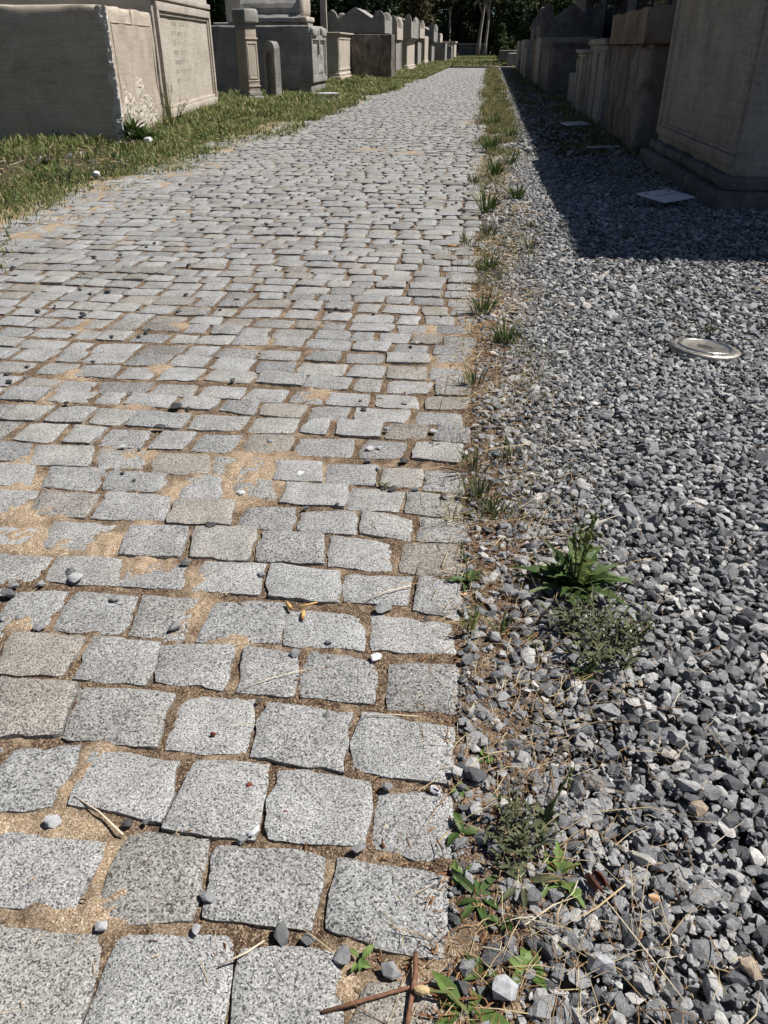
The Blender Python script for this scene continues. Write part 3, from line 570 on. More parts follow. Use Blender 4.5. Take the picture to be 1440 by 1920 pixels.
# ------------------------------------------------------------------ single weeds
def weed(x, y, label, kind='rosette', n=8, L=.06, W=.018, mat='leaf', h=.1, stalks=0, rise=.7, teeth=0, cat='weed', buds=False, z=0.0, group='weeds growing in the kerb strip and gravel'):
    o = empty('weed', (x, y, z), label, cat, group)
    m = MB()
    if kind == 'rosette':
        for i in range(n):
            a = 2 * math.pi * i / n + random.uniform(-.4, .4); l = L * random.uniform(.65, 1.15)
            m.leaf((random.uniform(-.006, .006), random.uniform(-.006, .006), .002), a, l, W * random.uniform(.75, 1.2), rise * random.uniform(.5, 1.35), random.uniform(.5, 1.5), teeth, 8 if teeth else 5, random.uniform(-.5, .5))
    elif kind == 'feather':
        for i in range(n):
            a = random.uniform(0, 6.3); r = random.uniform(0, L * .45); hh = h * random.uniform(.5, 1.1); lean = random.uniform(.1, .8)
            b = Vector((r * math.cos(a), r * math.sin(a), 0)); t = b + Vector((math.cos(a) * hh * lean, math.sin(a) * hh * lean, hh))
            q_ = max(1, L * 8); m.tube([b, b.lerp(t, .5) + Vector((0, 0, hh * .08)), t], [.0011 * q_, .0009 * q_, .0005 * q_], 3)
            for k in range(7):
                f = .25 + .75 * k / 7; p = b.lerp(t, f)
                m.leaf(p, random.uniform(0, 6.3), L * random.uniform(.14, .26), W * random.uniform(.2, .38), random.uniform(.2, 1.1), .8, 0, 3)
    elif kind == 'tuft':
        for i in range(n):
            a = random.uniform(0, 6.3); r = random.uniform(0, L * .3)
            m.leaf((r * math.cos(a), r * math.sin(a), 0), a + random.uniform(-.5, .5), h * random.uniform(.45, 1.1), W * random.uniform(.6, 1.2), random.uniform(.95, 1.5), random.uniform(.1, 1.0), 0, 4, random.uniform(-.6, .6))
    m.build('leaves', M[mat], o)
    for i in range(stalks):
        a = random.uniform(0, 6.3); hh = h * random.uniform(.75, 1.1); lean = random.uniform(.05, .3)
        s = MB(); p = [(0, 0, 0), (math.cos(a)*hh*lean*.3, math.sin(a)*hh*lean*.3, hh*.5), (math.cos(a)*hh*lean, math.sin(a)*hh*lean, hh)]
        q_ = max(1, h * 4.5); s.tube(p, [.0022 * q_, .0017 * q_, .0011 * q_], 5)
        if buds:
            for k in range(5):
                q = Vector(p[1]).lerp(Vector(p[2]), .25 + .19 * k); e = q + Vector((random.uniform(-.018, .018), random.uniform(-.018, .018), random.uniform(.006, .02)))
                s.tube([q, e], [.0011, .0009], 3); s.blob(e, .0042, 6, 4, (1, 1, 1.6))
            for k in range(4):
                q = Vector(p[0]).lerp(Vector(p[1]), .4 + .3 * k); s.leaf(q, random.uniform(0, 6.3), L * .35, W * .5, .8, .8, 1, 6)
        else:
            for k in range(4): s.blob(Vector(p[2]) - Vector((0, 0, .012 * q_ * k)), .0028 * q_, 5, 3, (1, 1, 2))
        s.build('flower_stalk', M['stalk'], o)
    return o
weed(.246, 1.372, 'largest weed on the gravel, broad toothed dark leaves and stalks of yellow green buds', 'rosette', 34, .125, .03, 'leaf', .16, 5, 1.0, 1, 'weed', True)
weed(.275, 1.19, 'wide feathery dusty green weed on the gravel just below the largest weed', 'feather', 44, .15, .02, 'leaf_dusty', .08)
weed(.246, 1.108, 'small leafy sprig on the gravel below the feathery weed', 'rosette', 7, .045, .018, 'leaf', .1, 0, .9, 1)
weed(.157, 1.179, 'flat pair of broad light leaves on the gravel left of the feathery weed', 'rosette', 3, .06, .022, 'leaf_bright', .1, 0, .25, 1)
weed(.02, 1.384, 'toothed green rosette hanging over the path rim left of the largest weed', 'rosette', 10, .055, .016, 'leaf', .1, 1, .7, 1)
weed(.033, 1.205, 'thin upright grassy weed with brown heads on the path rim', 'tuft', 14, .03, .003, 'stalk', .07, 2)
weed(.088, 1.212, 'small sprig with two bent stems beside the thin upright weed', 'tuft', 9, .04, .005, 'leaf', .06, 1)
weed(.061, .89, 'tiny bright green seedling of two round leaves on the gravel strip', 'rosette', 3, .024, .013, 'leaf_bright', .1, 0, .6)
weed(.024, .822, 'tiny star shaped seedling at the path rim below the two leaf seedling', 'rosette', 5, .017, .007, 'leaf_bright', .1, 0, .4)
weed(.105, .735, 'bushy feathery olive weed in the lower gravel strip', 'feather', 26, .085, .016, 'leaf_dusty', .062)
weed(.154, .779, 'upright dusty sprig with paired leaves right of the bushy feathery weed', 'rosette', 9, .042, .014, 'leaf_dusty', .1, 1, 1.2)
weed(.026, .745, 'single pointed leaf weed against the rim of the lower setts', 'rosette', 3, .04, .014, 'leaf', .1, 0, .5)
weed(.052, .648, 'sprawling weed with narrow green leaves beside the lower right sett', 'rosette', 9, .045, .013, 'leaf', .1, 0, .35)
weed(.027, .678, 'small leaf sprig touching the corner of the lower right sett', 'rosette', 4, .028, .01, 'leaf_bright', .1, 0, .6)
weed(.167, .688, 'weed with one arrow shaped broad leaf left of the brown seed pod', 'rosette', 5, .052, .021, 'leaf_bright', .1, 0, .7, 1)
weed(.116, .675, 'long limp bluish leaves drooping over stones left of the arrow leaf weed', 'rosette', 5, .06, .012, 'leaf_dusty', .1, 0, .55)
weed(.088, .61, 'short dark sprig growing among stones above the pale block of stone', 'rosette', 6, .026, .010, 'leaf', .1, 0, 1.0)
weed(.118, .558, 'glossy broad leaved weed right of the large pale block of stone', 'rosette', 6, .042, .019, 'leaf_bright', .1, 0, .65)
weed(.055, .54, 'narrow upright leaf weed at the lower border left of the pale block of stone', 'rosette', 5, .034, .012, 'leaf', .1, 0, .9)
w = weed(.04, .497, 'lowest weed in the picture with long leaves and a furry yellow flower head', 'rosette', 6, .058, .017, 'leaf_bright', .1, 0, .4)
s = MB(); s.tube([(0, 0, .006), (-.02, .012, .02), (-.045, .012, .018)], [.0022, .002, .0018], 5); s.build('stem', M['stalk'], w)
s = MB(); s.blob((-.054, .012, .0175), .0075, 8, 6, (1.5, .8, .8)); s.build('flower_head', M['straw'], w)
weed(-.095, .545, 'tiny yellow green rosette growing in the sandy joint by the twigs', 'rosette', 5, .023, .009, 'leaf_bright', .1, 0, .45)
weed(-.21, 1.786, 'small spiky rosette growing between setts beside dark chips', 'rosette', 6, .035, .008, 'leaf_dusty', .1, 0, .5)
TUFT = [(.034, 3.37, .10, 26, 'dark upright grass tuft on the rim level with the first straw patch'), (.13, 2.986, .085, 30, 'broad grey green tuft between the straw patch and the gravel'),
        (.014, 2.524, .07, 14, 'sparse thin tuft at the straw covered rim'), (.038, 1.736, .055, 18, 'low tuft on the rim right of the reddish stained sett'), (.075, 1.673, .045, 18, 'squat tuft just below the rim tuft by the stained sett'),
        (.02, 1.9, .07, 10, 'thin dark blades on the rim above the stained sett'), (.125, 1.988, .05, 10, 'small leafy tuft among gravel right of the rim'),
        (.05, 4.127, .07, 22, 'spreading tuft on the rim below the pale stick of straw'), (.037, 5.803, .16, 30, 'tall bright green tuft of grass on the rim, mid way up'), (.27, 6.394, .11, 34, 'dark tuft on the gravel right of the tall bright tuft'),
        (-.073, 4.752, .08, 14, 'dark leafy tuft on the setts beside the yellow butt'), (.293, 4.586, .12, 8, 'single thin stalk with leaves standing in the gravel by the shadow'), (-.07, 7.17, .08, 12, 'small dark clump on the setts further up the rim'),
        (.955, 3.2, .05, 9, 'green tuft growing behind the round metal cover'), (.10, 7.6, .16, 34, 'thick green tuft on the rim left of the shadow edge'), (.25, 8.4, .13, 26, 'yellowing tuft between rim and shadow'),
        (.06, 9.6, .17, 34, 'tall tuft further up the rim strip'), (.30, 10.9, .15, 22, 'tuft close to the shadow edge further up the strip'), (.12, 12.6, .18, 34, 'farthest separate tuft on the rim strip'),
        (.90, 5.0, .06, 16, 'dark tuft in the shadow in front of the sign plate'), (.05, 5.0, .09, 16, 'olive tuft on the rim left of the shadow corner'), (.33, 5.3, .06, 14, 'low tuft on the gravel left of the shadow corner')]
for x, y, hh, n, lab in TUFT:
    weed(x, y, lab, 'tuft', int(n * 1.9), .11 + .012 * y, .0048 + .0009 * y, 'leaf' if n > 20 else 'leaf_dusty', hh * 1.25, 1 if n < 12 else 0, cat='grass tuft')
weed(-4.36, 10.25, 'big clump of large upright leaves against the corner of the nearest stone chest', 'rosette', 34, .34, .07, 'leaf', .4, 3, 1.1)
weed(-4.15, 10.0, 'smaller leafy clump in front of the chipped corner of the nearest chest', 'rosette', 22, .24, .06, 'leaf', .3, 0, 1.0)
weed(-4.72, 12.55, 'thin flowering weeds standing against the inscribed chest', 'feather', 20, .38, .05, 'leaf', .5, 6)
weed(-6.5, 10.25, 'large leaved weed in front of the dark chest side at the left border', 'rosette', 20, .28, .06, 'leaf', .3, 2, 1.0)
weed(-5.75, 10.2, 'slender seeding weeds against the dark chest side', 'feather', 12, .25, .03, 'leaf_dusty', .32, 4)
weed(-6.6, 17.2, 'weeds in the gap between the inscribed chest and the little altar', 'rosette', 16, .3, .06, 'leaf', .5, 3, 1.1)

for k in range(34):      # low broad leaved weeds scattered through the left verge
    y = 5.2 + 22 * random.random() ** 1.5; x = random.uniform(-4.3, -3.25) - .15 * random.random()
    weed(x, y, 'low broad leaved green weed among the grass of the left verge', 'rosette', random.randint(7, 13), random.uniform(.09, .17), random.uniform(.025, .045), random.choice(('leaf', 'leaf_bright', 'leaf_dusty')), random.uniform(.15, .3), random.choice((0, 0, 1, 2)), random.uniform(.6, 1.15), group='low weeds in the left verge')
def verge_straw(n):
    y = 4 + 20 * rng.random(n) ** 1.4; x = rng.uniform(-5.2, -2.7, n); return x, y, np.clip(.4 + 1.2 * fbm(x * 1.6, y * 1.0, 6, 4) * -1, .08, 1)
lay(3000, verge_straw, .045, .002, M['straw'], 'verge_straw', 'dead grass stems lying in the left verge', 'straw', lambda x, y: .012 + 0 * x)
# ------------------------------------------------------------------ small things on the ground
def stick(name, pts, r, mat, label, cat, n=6):
    m = MB(); m.tube(pts, r, n); return tag(m.build(name, M[mat], smooth=True), label, cat)
stick('twig', [(-.026, .560, .006), (-.0235, .532, .012), (-.026, .505, .010), (-.03, .455, .006)], [.0028, .0034, .0032, .0034], 'twig', 'brown twig standing upright in the picture across the front sett', 'twig')
stick('twig', [(-.132, .476, .004), (-.09, .492, .0065), (-.04, .511, .0085), (-.005, .527, .006)], [.0026, .0027, .0024, .0014], 'twig', 'thin reddish twig lying crosswise under the brown twig', 'twig')
stick('straw', [(-.572, .739, .006), (-.52, .715, .007), (-.469, .683, .004)], [.0011, .0015, .0019], 'paper', 'pale stalk lying diagonally over the sand drift at lower left', 'dry stalk')
stick('straw', [(-.197, 1.278, .005), (-.15, 1.318, .007), (-.102, 1.346, .005)], [.0009, .0013, .0016], 'paper', 'thick white straw lying on the setts below the rim rosette', 'dry stalk')
stick('straw', [(-.151, .957, .006), (-.1, .966, .007), (-.055, .969, .005)], [.0008, .001, .0008], 'paper', 'straight white straw across the top of the second sett from the rim', 'dry stalk')
stick('straw', [(-.39, .990, .005), (-.33, 1.03, .007), (-.278, 1.06, .005)], [.0006, .0009, .0007], 'paper', 'fine white straw reaching across three setts left of centre', 'dry stalk')
stick('straw', [(-.27, .515, .006), (-.24, .534, .008), (-.222, .553, .005)], [.0012, .0016, .001], 'paper', 'split white straw lying in the joint under the dark slate chip', 'dry stalk')
stick('straw', [(.30, .53, .022), (.25, .60, .03), (.2, .68, .026)], [.0007, .001, .0007], 'paper', 'long white straw lying over the gravel right of the pale block', 'dry stalk')
stick('straw', [(.24, 1.55, .022), (.31, 1.61, .03), (.38, 1.67, .024)], [.0007, .0011, .0007], 'paper', 'pale straw lying over the gravel above the largest weed', 'dry stalk')
def butt(x, y, az, label, L=.027, r=.0039):
    o = empty('cigarette_butt', (x, y, .0045), label, 'cigarette butt', 'cigarette butts', az)
    m = MB(); m.tube([(-L/2, 0, 0), (0, 0, .0004), (L*.28, 0, 0)], [r, r*.97, r*.98], 10); m.build('filter', M['cork'], o, True)
    m = MB(); m.tube([(L*.281, 0, 0), (L*.4, 0, -.0003), (L*.5, 0, -.0008)], [r*.98, r*.9, r*.62], 10); m.build('burnt_end', M['litter'], o, True)
butt(-.346, 1.246, -.9, 'left tan cigarette butt of the pair lying in the sandy joint')
butt(-.312, 1.22, -1.45, 'right tan cigarette butt of the pair, pointing at the viewer')
butt(-.15, 4.70, -.05, 'yellow cigarette butt lying alone far up the path near the rim', .07, .008)
stick('twig', [(-.325, 1.242, .008), (-.29, 1.262, .008)], [.0022, .0016], 'cork', 'short tan stem lying across the right cigarette butt', 'twig')
def scrap(name, x, y, s, mat, label, cat, seed, sq=.5, z=.0):
    v, f = proto_stone(sq, 24, seed); v = v * s; v[:, 2] -= v[:, 2].min()
    o = mk(name, v, [f], M[mat]); o.location = (x, y, z); return tag(o, label, cat)
scrap('red_seed_scale', -.397, .888, .012, 'red_leaf', 'curled red brown seed scale on a sett left of the small dark chip', 'seed scale', 901, .7, .001)
scrap('red_seed_scale', -.308, .793, .011, 'red_leaf', 'curled red brown seed scale lying over the white joint chip', 'seed scale', 902, .7, .001)
scrap('red_seed_scale', -.241, .752, .007, 'red_leaf', 'tiny dark red scale in the middle of a front sett', 'seed scale', 903, .6, .001)
scrap('orange_chip', .285, .659, .016, 'chip_orange', 'small orange chip of stone on the gravel right of the seed pod', 'stone chip', 904, .6, .022)
scrap('white_rock', .085, .522, .042, 'chip_pale', 'large pale block of stone on the gravel at the bottom edge', 'rock', 911, .75, .006)
scrap('white_rock', .205, .565, .04, 'chip_pale', 'broad pale rock on the gravel right of the glossy broad leaved weed', 'rock', 914, .8, .008)
scrap('terracotta_crumb', .012, 1.33, .017, 'chip_orange', 'small dead tan leaf scrap on the rim under the toothed rosette', 'leaf scrap', 906, .3, .004)
p = empty('seed_pod', (.213, .676, .026), 'dark brown open seed pod lying on the gravel', 'seed pod', rz=.6)
for sx in (-1, 1):
    m = MB(); V = []; F = []
    for i in range(7):
        th = math.pi * i / 6
        for k in range(6):
            ph = -1.2 + 2.4 * k / 5; V.append((sx * (.003 + .008 * math.sin(th) * math.cos(ph)), .014 * math.cos(th), .009 * math.sin(th) * math.sin(ph)))
    for i in range(6):
        for k in range(5): a = i * 6 + k; F.append((a, a+1, a+7, a+6))
    m.add(V, F); ob = m.build('husk', M['pod'], p, True); md = ob.modifiers.new('thick', 'SOLIDIFY'); md.thickness = .0016
# round in-ground metal cover
o = empty('metal_cover', (.885, 3.0, .011), 'round shiny metal cover lying in the gravel at the right', 'metal cover'); o.rotation_euler = (R(-3), R(4), 0)
def lathe(prof, n, name, mat, parent):
    V = [(r * math.cos(2*math.pi*k/n), r * math.sin(2*math.pi*k/n), z) for r, z in prof for k in range(n)]; F = []
    for i in range(len(prof) - 1):
        for k in range(n): F.append((i*n+k, i*n+(k+1) % n, (i+1)*n+(k+1) % n, (i+1)*n+k))
    F.append(tuple((len(prof)-1)*n + k for k in range(n)))
    return mk(name, V, F, M[mat], parent, True)
lathe([(.134, -.02), (.134, .0), (.130, .004), (.106, .0065), (.103, .005)], 64, 'rim', 'metal_dull', o)
lathe([(.1025, .0), (.1025, .0085), (.099, .011), (.094, .008), (.086, .004), (.06, .0035), (.03, .005), (.004, .006)], 64, 'dish', 'metal', o)
for k in range(3):
    m = MB(); a = 2.1 * k + .5; m.blob((.117 * math.cos(a), .117 * math.sin(a), .0072), .0055, 8, 4, (1, 1, .5)); m.build('screw', M['metal'], o)
# ------------------------------------------------------------------ old marble chests, lids and slabs
def rbox(x0, x1, y0, y1, z0, z1, r=.02, amp=.006, cell=.12, seed=0, chip=.0, base_rough=0.0):
    """rounded, worn, chipped stone box"""
    lo, hi = np.array([min(x0, x1), min(y0, y1), min(z0, z1)]), np.array([max(x0, x1), max(y0, y1), max(z0, z1)])
    c, h = (lo + hi) / 2, (hi - lo) / 2
    n = [int(np.clip((2 * h[i]) / cell, 2, 26)) for i in range(3)]
    ax = []
    for i in range(3):
        t = np.linspace(-1, 1, n[i] + 1); e = min(.9, r * 1.2 / h[i])
        t = np.unique(np.concatenate([t[(abs(t) < 1 - e * 1.3)], [-1, -1 + e * .35, -1 + e, 1 - e, 1 - e * .35, 1]])); ax.append(t * h[i])
    V, F, D = [], [], {}
    def vid(p):
        k = tuple(np.round(p, 5))
        if k not in D: D[k] = len(V); V.append(p)
        return D[k]
    for a in range(3):
        b, d = (a + 1) % 3, (a + 2) % 3
        for s in (-1, 1):
            A, B = ax[b], ax[d]
            ids = [[None] * len(B) for _ in A]
            for i, u in enumerate(A):
                for j, w in enumerate(B):
                    p = [0, 0, 0]; p[a] = s * h[a]; p[b] = u; p[d] = w; ids[i][j] = vid(p)
            for i in range(len(A) - 1):
                for j in range(len(B) - 1):
                    f = [ids[i][j], ids[i+1][j], ids[i+1][j+1], ids[i][j+1]]
                    F.append(f if s > 0 else f[::-1])
    V = np.array(V, float); W = V + c + seed * 3.7
    rr = r * (1 + chip * np.clip(fbm(W[:,0]*5, W[:,1]*5, W[:,2]*5, 3) * 2.2 + .3, -.5, 3))[:, None]
    q = np.clip(V, -(h - rr), h - rr); dv = V - q; L = np.linalg.norm(dv, axis=1)[:, None]
    V = np.where(L > 1e-6, q + dv / np.maximum(L, 1e-6) * np.minimum(L, rr), V)
    nz = fbm(W[:,0]*2.5, W[:,1]*2.5, W[:,2]*2.5, 4)[:, None] * amp
    V = V + nz * (V / np.maximum(np.abs(V).max(1), 1e-6)[:, None])
    if base_rough:
        k = sstep(-.1 * h[2], -h[2] * .8, V[:, 2] + .25 * h[2] * vn(W[:,1]*3, W[:,0]*3, 2)) * base_rough
        V = V + (k * vn(W[:,0]*14, W[:,1]*14, W[:,2]*14))[:, None] * (V / np.maximum(np.abs(V).max(1), 1e-6)[:, None])
    return V + c, F
class CH(MB):
    def rb(s, *a, **k): V, F = rbox(*a, **k); s.add(V, F)
seedn = [0]
def frame_bars(mb, sg, y0, y1, z0, z1, w, t, x=0.0):
    """raised border on the face x = 0 whose outside is +sg"""
    for a in ((y0, y1, z1 - w, z1), (y0, y1, z0, z0 + w), (y0, y0 + w, z0 + w + .001, z1 - w - .001), (y1 - w, y1, z0 + w + .001, z1 - w - .001)):
        mb.rb(x - sg * .02, x + sg * t, a[0], a[1], a[2], a[3], r=.006, amp=.002, cell=.3, seed=seedn[0])
def chest(label, near, far, D, H, side, mat='marble', plinth=0, cornice=0, frame=None, r=.025, amp=.012, chip=.6, base_rough=0, group=None, name='marble_chest', cat='stone chest', inset=.0, pilaster=0, cell=.12, zc=0):
    seedn[0] += 1
    dx, dy = far[0] - near[0], far[1] - near[1]; Ly = math.hypot(dx, dy)
    o = empty(name, (near[0], near[1], -.03 if not zc else zc), label, cat, group, math.atan2(dy, dx) - math.pi / 2)
    sg = 1 if side == 'L' else -1; dep = -sg * D; H += .03 if not zc else 0
    ins = inset
    b = CH(); b.rb(-sg * ins, dep, ins, Ly - ins, plinth * .9 if plinth else 0, H - cornice * .9, r=r, amp=amp, chip=chip, base_rough=base_rough, seed=seedn[0], cell=cell)
    b.build('body', M[mat], o, True)
    if plinth:
        p = CH(); p.rb(sg * .01, dep * 1.01, -.01, Ly + .01, 0, plinth * .62, r=.02, amp=.01, chip=.8, seed=seedn[0] + 50)
        p.rb(-sg * ins * .5, dep, ins * .5, Ly - ins * .5, plinth * .625, plinth * .99, r=.03, amp=.006, chip=.5, seed=seedn[0] + 51)
        p.build('plinth', M[mat if side == 'L' else 'marble_dark'], o, True)  # right-row plinths take a darker stone, shade put into the colour
    if cornice:
        p = CH(); p.rb(sg * .02, dep * 1.01, -.02, Ly + .02, H - cornice * .5, H, r=.015, amp=.008, chip=.9, seed=seedn[0] + 60)
        p.rb(-sg * ins * .4, dep, ins * .4, Ly - ins * .4, H - cornice * .97, H - cornice * .505, r=.025, amp=.004, chip=.4, seed=seedn[0] + 61)
        p.build('cornice', M[mat], o, True)
    if frame:
        y0, y1, z0, z1, w, t = frame; f = CH(); frame_bars(f, sg, y0 if y0 >= 0 else 0, y1 if y1 > 0 else Ly + y1, z0, z1 if z1 > 0 else H + z1, w, t, -sg * ins)
        if t > .02: frame_bars(f, sg, y0 + w * 1.02, (y1 if y1 > 0 else Ly + y1) - w * 1.02, z0 + w * 1.02, (z1 if z1 > 0 else H + z1) - w * 1.02, w * .45, t * .5, -sg * ins)
        f.build('border_moulding', M[mat], o, True)
    for k in range(pilaster):
        yy = ins + .02 + (Ly - 2 * ins - .2) * k / max(1, pilaster - 1); f = CH()
        f.rb(-sg * ins - sg * .02, -sg * ins + sg * .035, yy, yy + .16, plinth + .02, H - cornice - .02, r=.012, amp=.004, seed=seedn[0] + k)
        f.build('pilaster', M[mat], o, True)
    o['len'] = Ly
    return o, Ly
def slab(name, label, cat, loc, rz, parts, group=None):
    o = empty(name, loc, label, cat, group, rz)
    for pn, mat, boxes, kw in parts:
        m = CH()
        for bx in boxes: seedn[0] += 1; m.rb(*bx, seed=seedn[0], **kw)
        m.build(pn, M[mat], o, True)
    return o
def lid(label, near, L, D, z, side, eave, peak, horn, mat='marble_grey', rz=0.0, group='carved marble lids', seed=0):
    """gabled lid with a horn at each corner, ridge along Y"""
    o = empty('cover_stone', (near[0], near[1], z), label, 'cover stone', group, rz); sg = 1 if side == 'L' else -1
    nx, ny = 46, 40; u = np.linspace(-1, 1, nx); w = np.concatenate([[0], np.linspace(.02, L - .02, ny - 2), [L]])
    X, Y = np.meshgrid(u, w); au = abs(X)
    e = np.minimum(Y, L - Y); end = sstep(.40, .20, e)
    Z = eave + (peak - eave) * np.clip(1 - au * 1.35, 0, 1)
    hz = horn * np.sqrt(np.clip(1 - ((au - .80) / .25) ** 2, 0, 1)) * end
    Z = np.maximum(Z, np.where(hz > 0, eave * .55 + hz, 0))
    Z = Z + .02 * fbm(X * 3 + seed, Y * 3, seed, 4)
    Z[:, 0] = np.minimum(Z[:, 0], eave + horn * .5); Z[:, -1] = np.minimum(Z[:, -1], eave + horn * .5)
    xs = -sg * D * (X + 1) / 2
    V = np.stack([xs, Y, Z], -1).reshape(-1, 3); i = np.arange(nx * ny).reshape(ny, nx)
    B = V.copy(); B[:, 2] = 0; n = len(V); V = np.concatenate([V, B])
    f = np.stack([i[:-1, :-1], i[:-1, 1:], i[1:, 1:], i[1:, :-1]], -1).reshape(-1, 4)
    ring = np.concatenate([i[0, :-1], i[:-1, -1], i[-1, :0:-1], i[:0:-1, 0]]); nxr = np.roll(ring, -1)
    f2 = np.stack([ring, ring + n, nxr + n, nxr], -1); fb = f[:, ::-1] + n
    if sg > 0: f, f2, fb = f[:, ::-1], f2[:, ::-1], fb[:, ::-1]
    ob = mk('roof_block', V, [np.concatenate([f, f2, fb])], M[mat], o)
    return o
GL, GR = 'marble chests along the left verge', 'marble chests in the shade on the right'
# --- left row, from near to far
o, L = chest('nearest marble chest with chipped white corner and rough broken foot, beside the grass', (-4.44, 10.14), (-4.80, 12.50), 3.4, 1.43, 'L', 'marble_warm', r=.035, amp=.018, chip=1.6, base_rough=.03, group=GL, cell=.075)
f = CH(); w = .012
for a in ((.16, 1.18, 1.285, 1.30), (1.26, 2.2, 1.285, 1.30), (.16, .175, .45, 1.283), (2.2, 2.215, .3, 1.30)): f.rb(-.02, .009, a[0], a[1], a[2], a[3], r=.004, amp=.001, cell=.4)
f.build('border_moulding', M['marble_warm'], o, True)
f = CH(); f.rb(-.005, .004, 1.185, 1.215, 1.27, 1.47, r=.002, amp=.002); f.build('notch', M['carve'], o)
def patch_mesh(fn, nu, nv):
    u, v = np.meshgrid(np.linspace(0, 1, nu), np.linspace(0, 1, nv)); X, Y, Z = fn(u, v)
    i = np.arange(nu * nv).reshape(nv, nu); return np.stack([X, Y, Z], -1).reshape(-1, 3), np.stack([i[:-1, :-1], i[:-1, 1:], i[1:, 1:], i[1:, :-1]], -1).reshape(-1, 4)
def edge_fn(u, v):      # freshly broken white edge down the near corner
    z = v * 1.45; w1 = .085 + .07 * fbm(z * 4, 0 * z, 1, 4); w2 = .10 + .09 * fbm(z * 3, 0 * z, 7, 4)
    a = np.clip(u * 2, 0, 1); b = np.clip(u * 2 - 1, 0, 1); rim = np.minimum(u, 1 - u) * 2
    n = (.016 * fbm(u * 5, z * 16, 3, 3) + .004) * sstep(0, .25, rim) - .012 * sstep(.2, 0, rim)
    X = -w1 * (1 - a) + n * a; Y = w2 * b - n * (1 - b)
    return X + n * .5 - .004 * (1 - rim), Y - n * .3 + .002, z
V, F = patch_mesh(edge_fn, 15, 90); mk('broken_edge', V, [F], M['broken'], o)
def foot_fn(u, v):      # hacked, broken lower part of the front
    y = .05 + u * 2.2; z = v * .78; d = fbm(y * 3.2, z * 3.2, 5, 4)
    m = sstep(.0, .22, .45 + .2 * np.sin(y * 1.5 - .1) - z + .30 * d)
    m = m * sstep(0, .06, u) * sstep(1, .93, u)
    return -.014 + m * (.017 + .026 * np.abs(fbm(y * 13, z * 15, 2, 3)) + .012 * vn(y * 40, z * 44, 1)), y, z
V, F = patch_mesh(foot_fn, 110, 46); mk('rough_foot', V, [F], M['broken_warm'], o)

o, L = chest('tall marble chest with framed panel and worn inscription behind the nearest chest', (-4.86, 12.72), (-5.33, 16.75), 2.6, 1.78, 'L', 'marble', frame=(.06, -.05, .1, -.2, .11, .055), group=GL, chip=.8)
f = CH(); f.rb(.0, -2.6, -.02, L + .03, 1.66, 1.80, r=.02, amp=.01, chip=.8, seed=5); f.rb(-.3, .06, .0, L + .01, 1.64, 1.72, r=.01, amp=.005, seed=6); f.build('cornice', M['marble'], o, True)
f = MB(); random.seed(3)
for row in range(7):
    zz = 1.33 - row * .13; yy = 1.05
    while yy < 1.05 + 1.15 - .1 * (row % 3):
        k = random.random(); hh = .055
        if k < .35: f.box(.001, yy, zz, .0035, yy + .008, zz + hh)
        elif k < .6: f.box(.001, yy, zz, .0035, yy + .008, zz + hh); f.box(.001, yy + .009, zz + hh - .008, .0035, yy + .04, zz + hh)
        elif k < .8: f.box(.001, yy, zz, .0035, yy + .04, zz + .008); f.box(.001, yy + .016, zz + .009, .0035, yy + .024, zz + hh)
        yy += .06 + .03 * random.random()
f.build('inscription', M['carve'], o)

o, L = chest('long dark sided chest with carved pale end standing behind the little altar', (-4.29, 21.15), (-4.28, 23.0), 4.2, 1.46, 'L', 'marble_grey', frame=(.0, -.02, .3, -.2, .10, .05), chip=1.3, r=.03, group=GL)
for bx, kw in (((-.05, .10, .02, .6, 1.26, 1.46), dict(r=.05, amp=.02, seed=3)), ((-.05, .08, 1.25, 1.83, 1.26, 1.46), dict(r=.05, amp=.02, seed=4)), ((-.05, .06, .85, .95, .9, 1.4), dict(r=.02, amp=.02))):
    f = CH(); f.rb(*bx, **kw); f.build('carved_corner', M['marble_grey'], o, True)
def rel_fn(u, v):       # weathered figure relief inside the border
    y = .14 + u * 1.5; z = .36 + v * .86; rim = np.minimum(np.minimum(u, 1 - u), np.minimum(v, 1 - v))
    return -.02 + sstep(0, .2, rim) * (.018 + .05 * np.clip(fbm(y * 4, z * 4, 3, 4) + .1, 0, 1)), y, z
V, F = patch_mesh(rel_fn, 60, 40); mk('relief', V, [F], M['marble_grey'], o, True)
slab('marble_altar', 'small square marble altar with overhanging block on top in the grass', 'stone altar', (-5.12, 18.55, -.02), R(-33),
     [('base', 'marble_grey', [(-.215, .215, -.215, .215, 0, .13), (-.185, .185, -.185, .185, .128, .22)], dict(r=.02, amp=.012, chip=1)),
      ('shaft', 'marble_warm', [(-.155, .155, -.155, .155, .215, 1.36)], dict(r=.012, amp=.006, chip=.6)),
      ('collar', 'marble_warm', [(-.172, .172, -.172, .172, 1.17, 1.2), (-.172, .172, -.172, .172, .30, .33), (-.165, .165, -.165, .165, .40, .42)], dict(r=.008, amp=.003)),
      ('panel_border', 'marble_warm', [(.15, .166, -.13, -.105, .45, 1.12), (.15, .166, .105, .13, .45, 1.12), (.15, .166, -.10, .10, 1.09, 1.12), (.15, .166, -.10, .10, .45, .475)], dict(r=.005, amp=.002)),
      ('capital', 'marble_grey', [(-.19, .205, -.19, .205, 1.46, 1.71), (-.165, .175, -.165, .175, 1.345, 1.47)], dict(r=.035, amp=.02, chip=1.2))])
o = empty('marble_stele', (-4.82, 19.25, -.02), 'broken round topped marble slab leaning close behind the little altar', 'stone slab', rz=R(-28))
m = MB(); V = []; F = []       # hollowed niche slab: rounded top, deep niche on the viewer's side
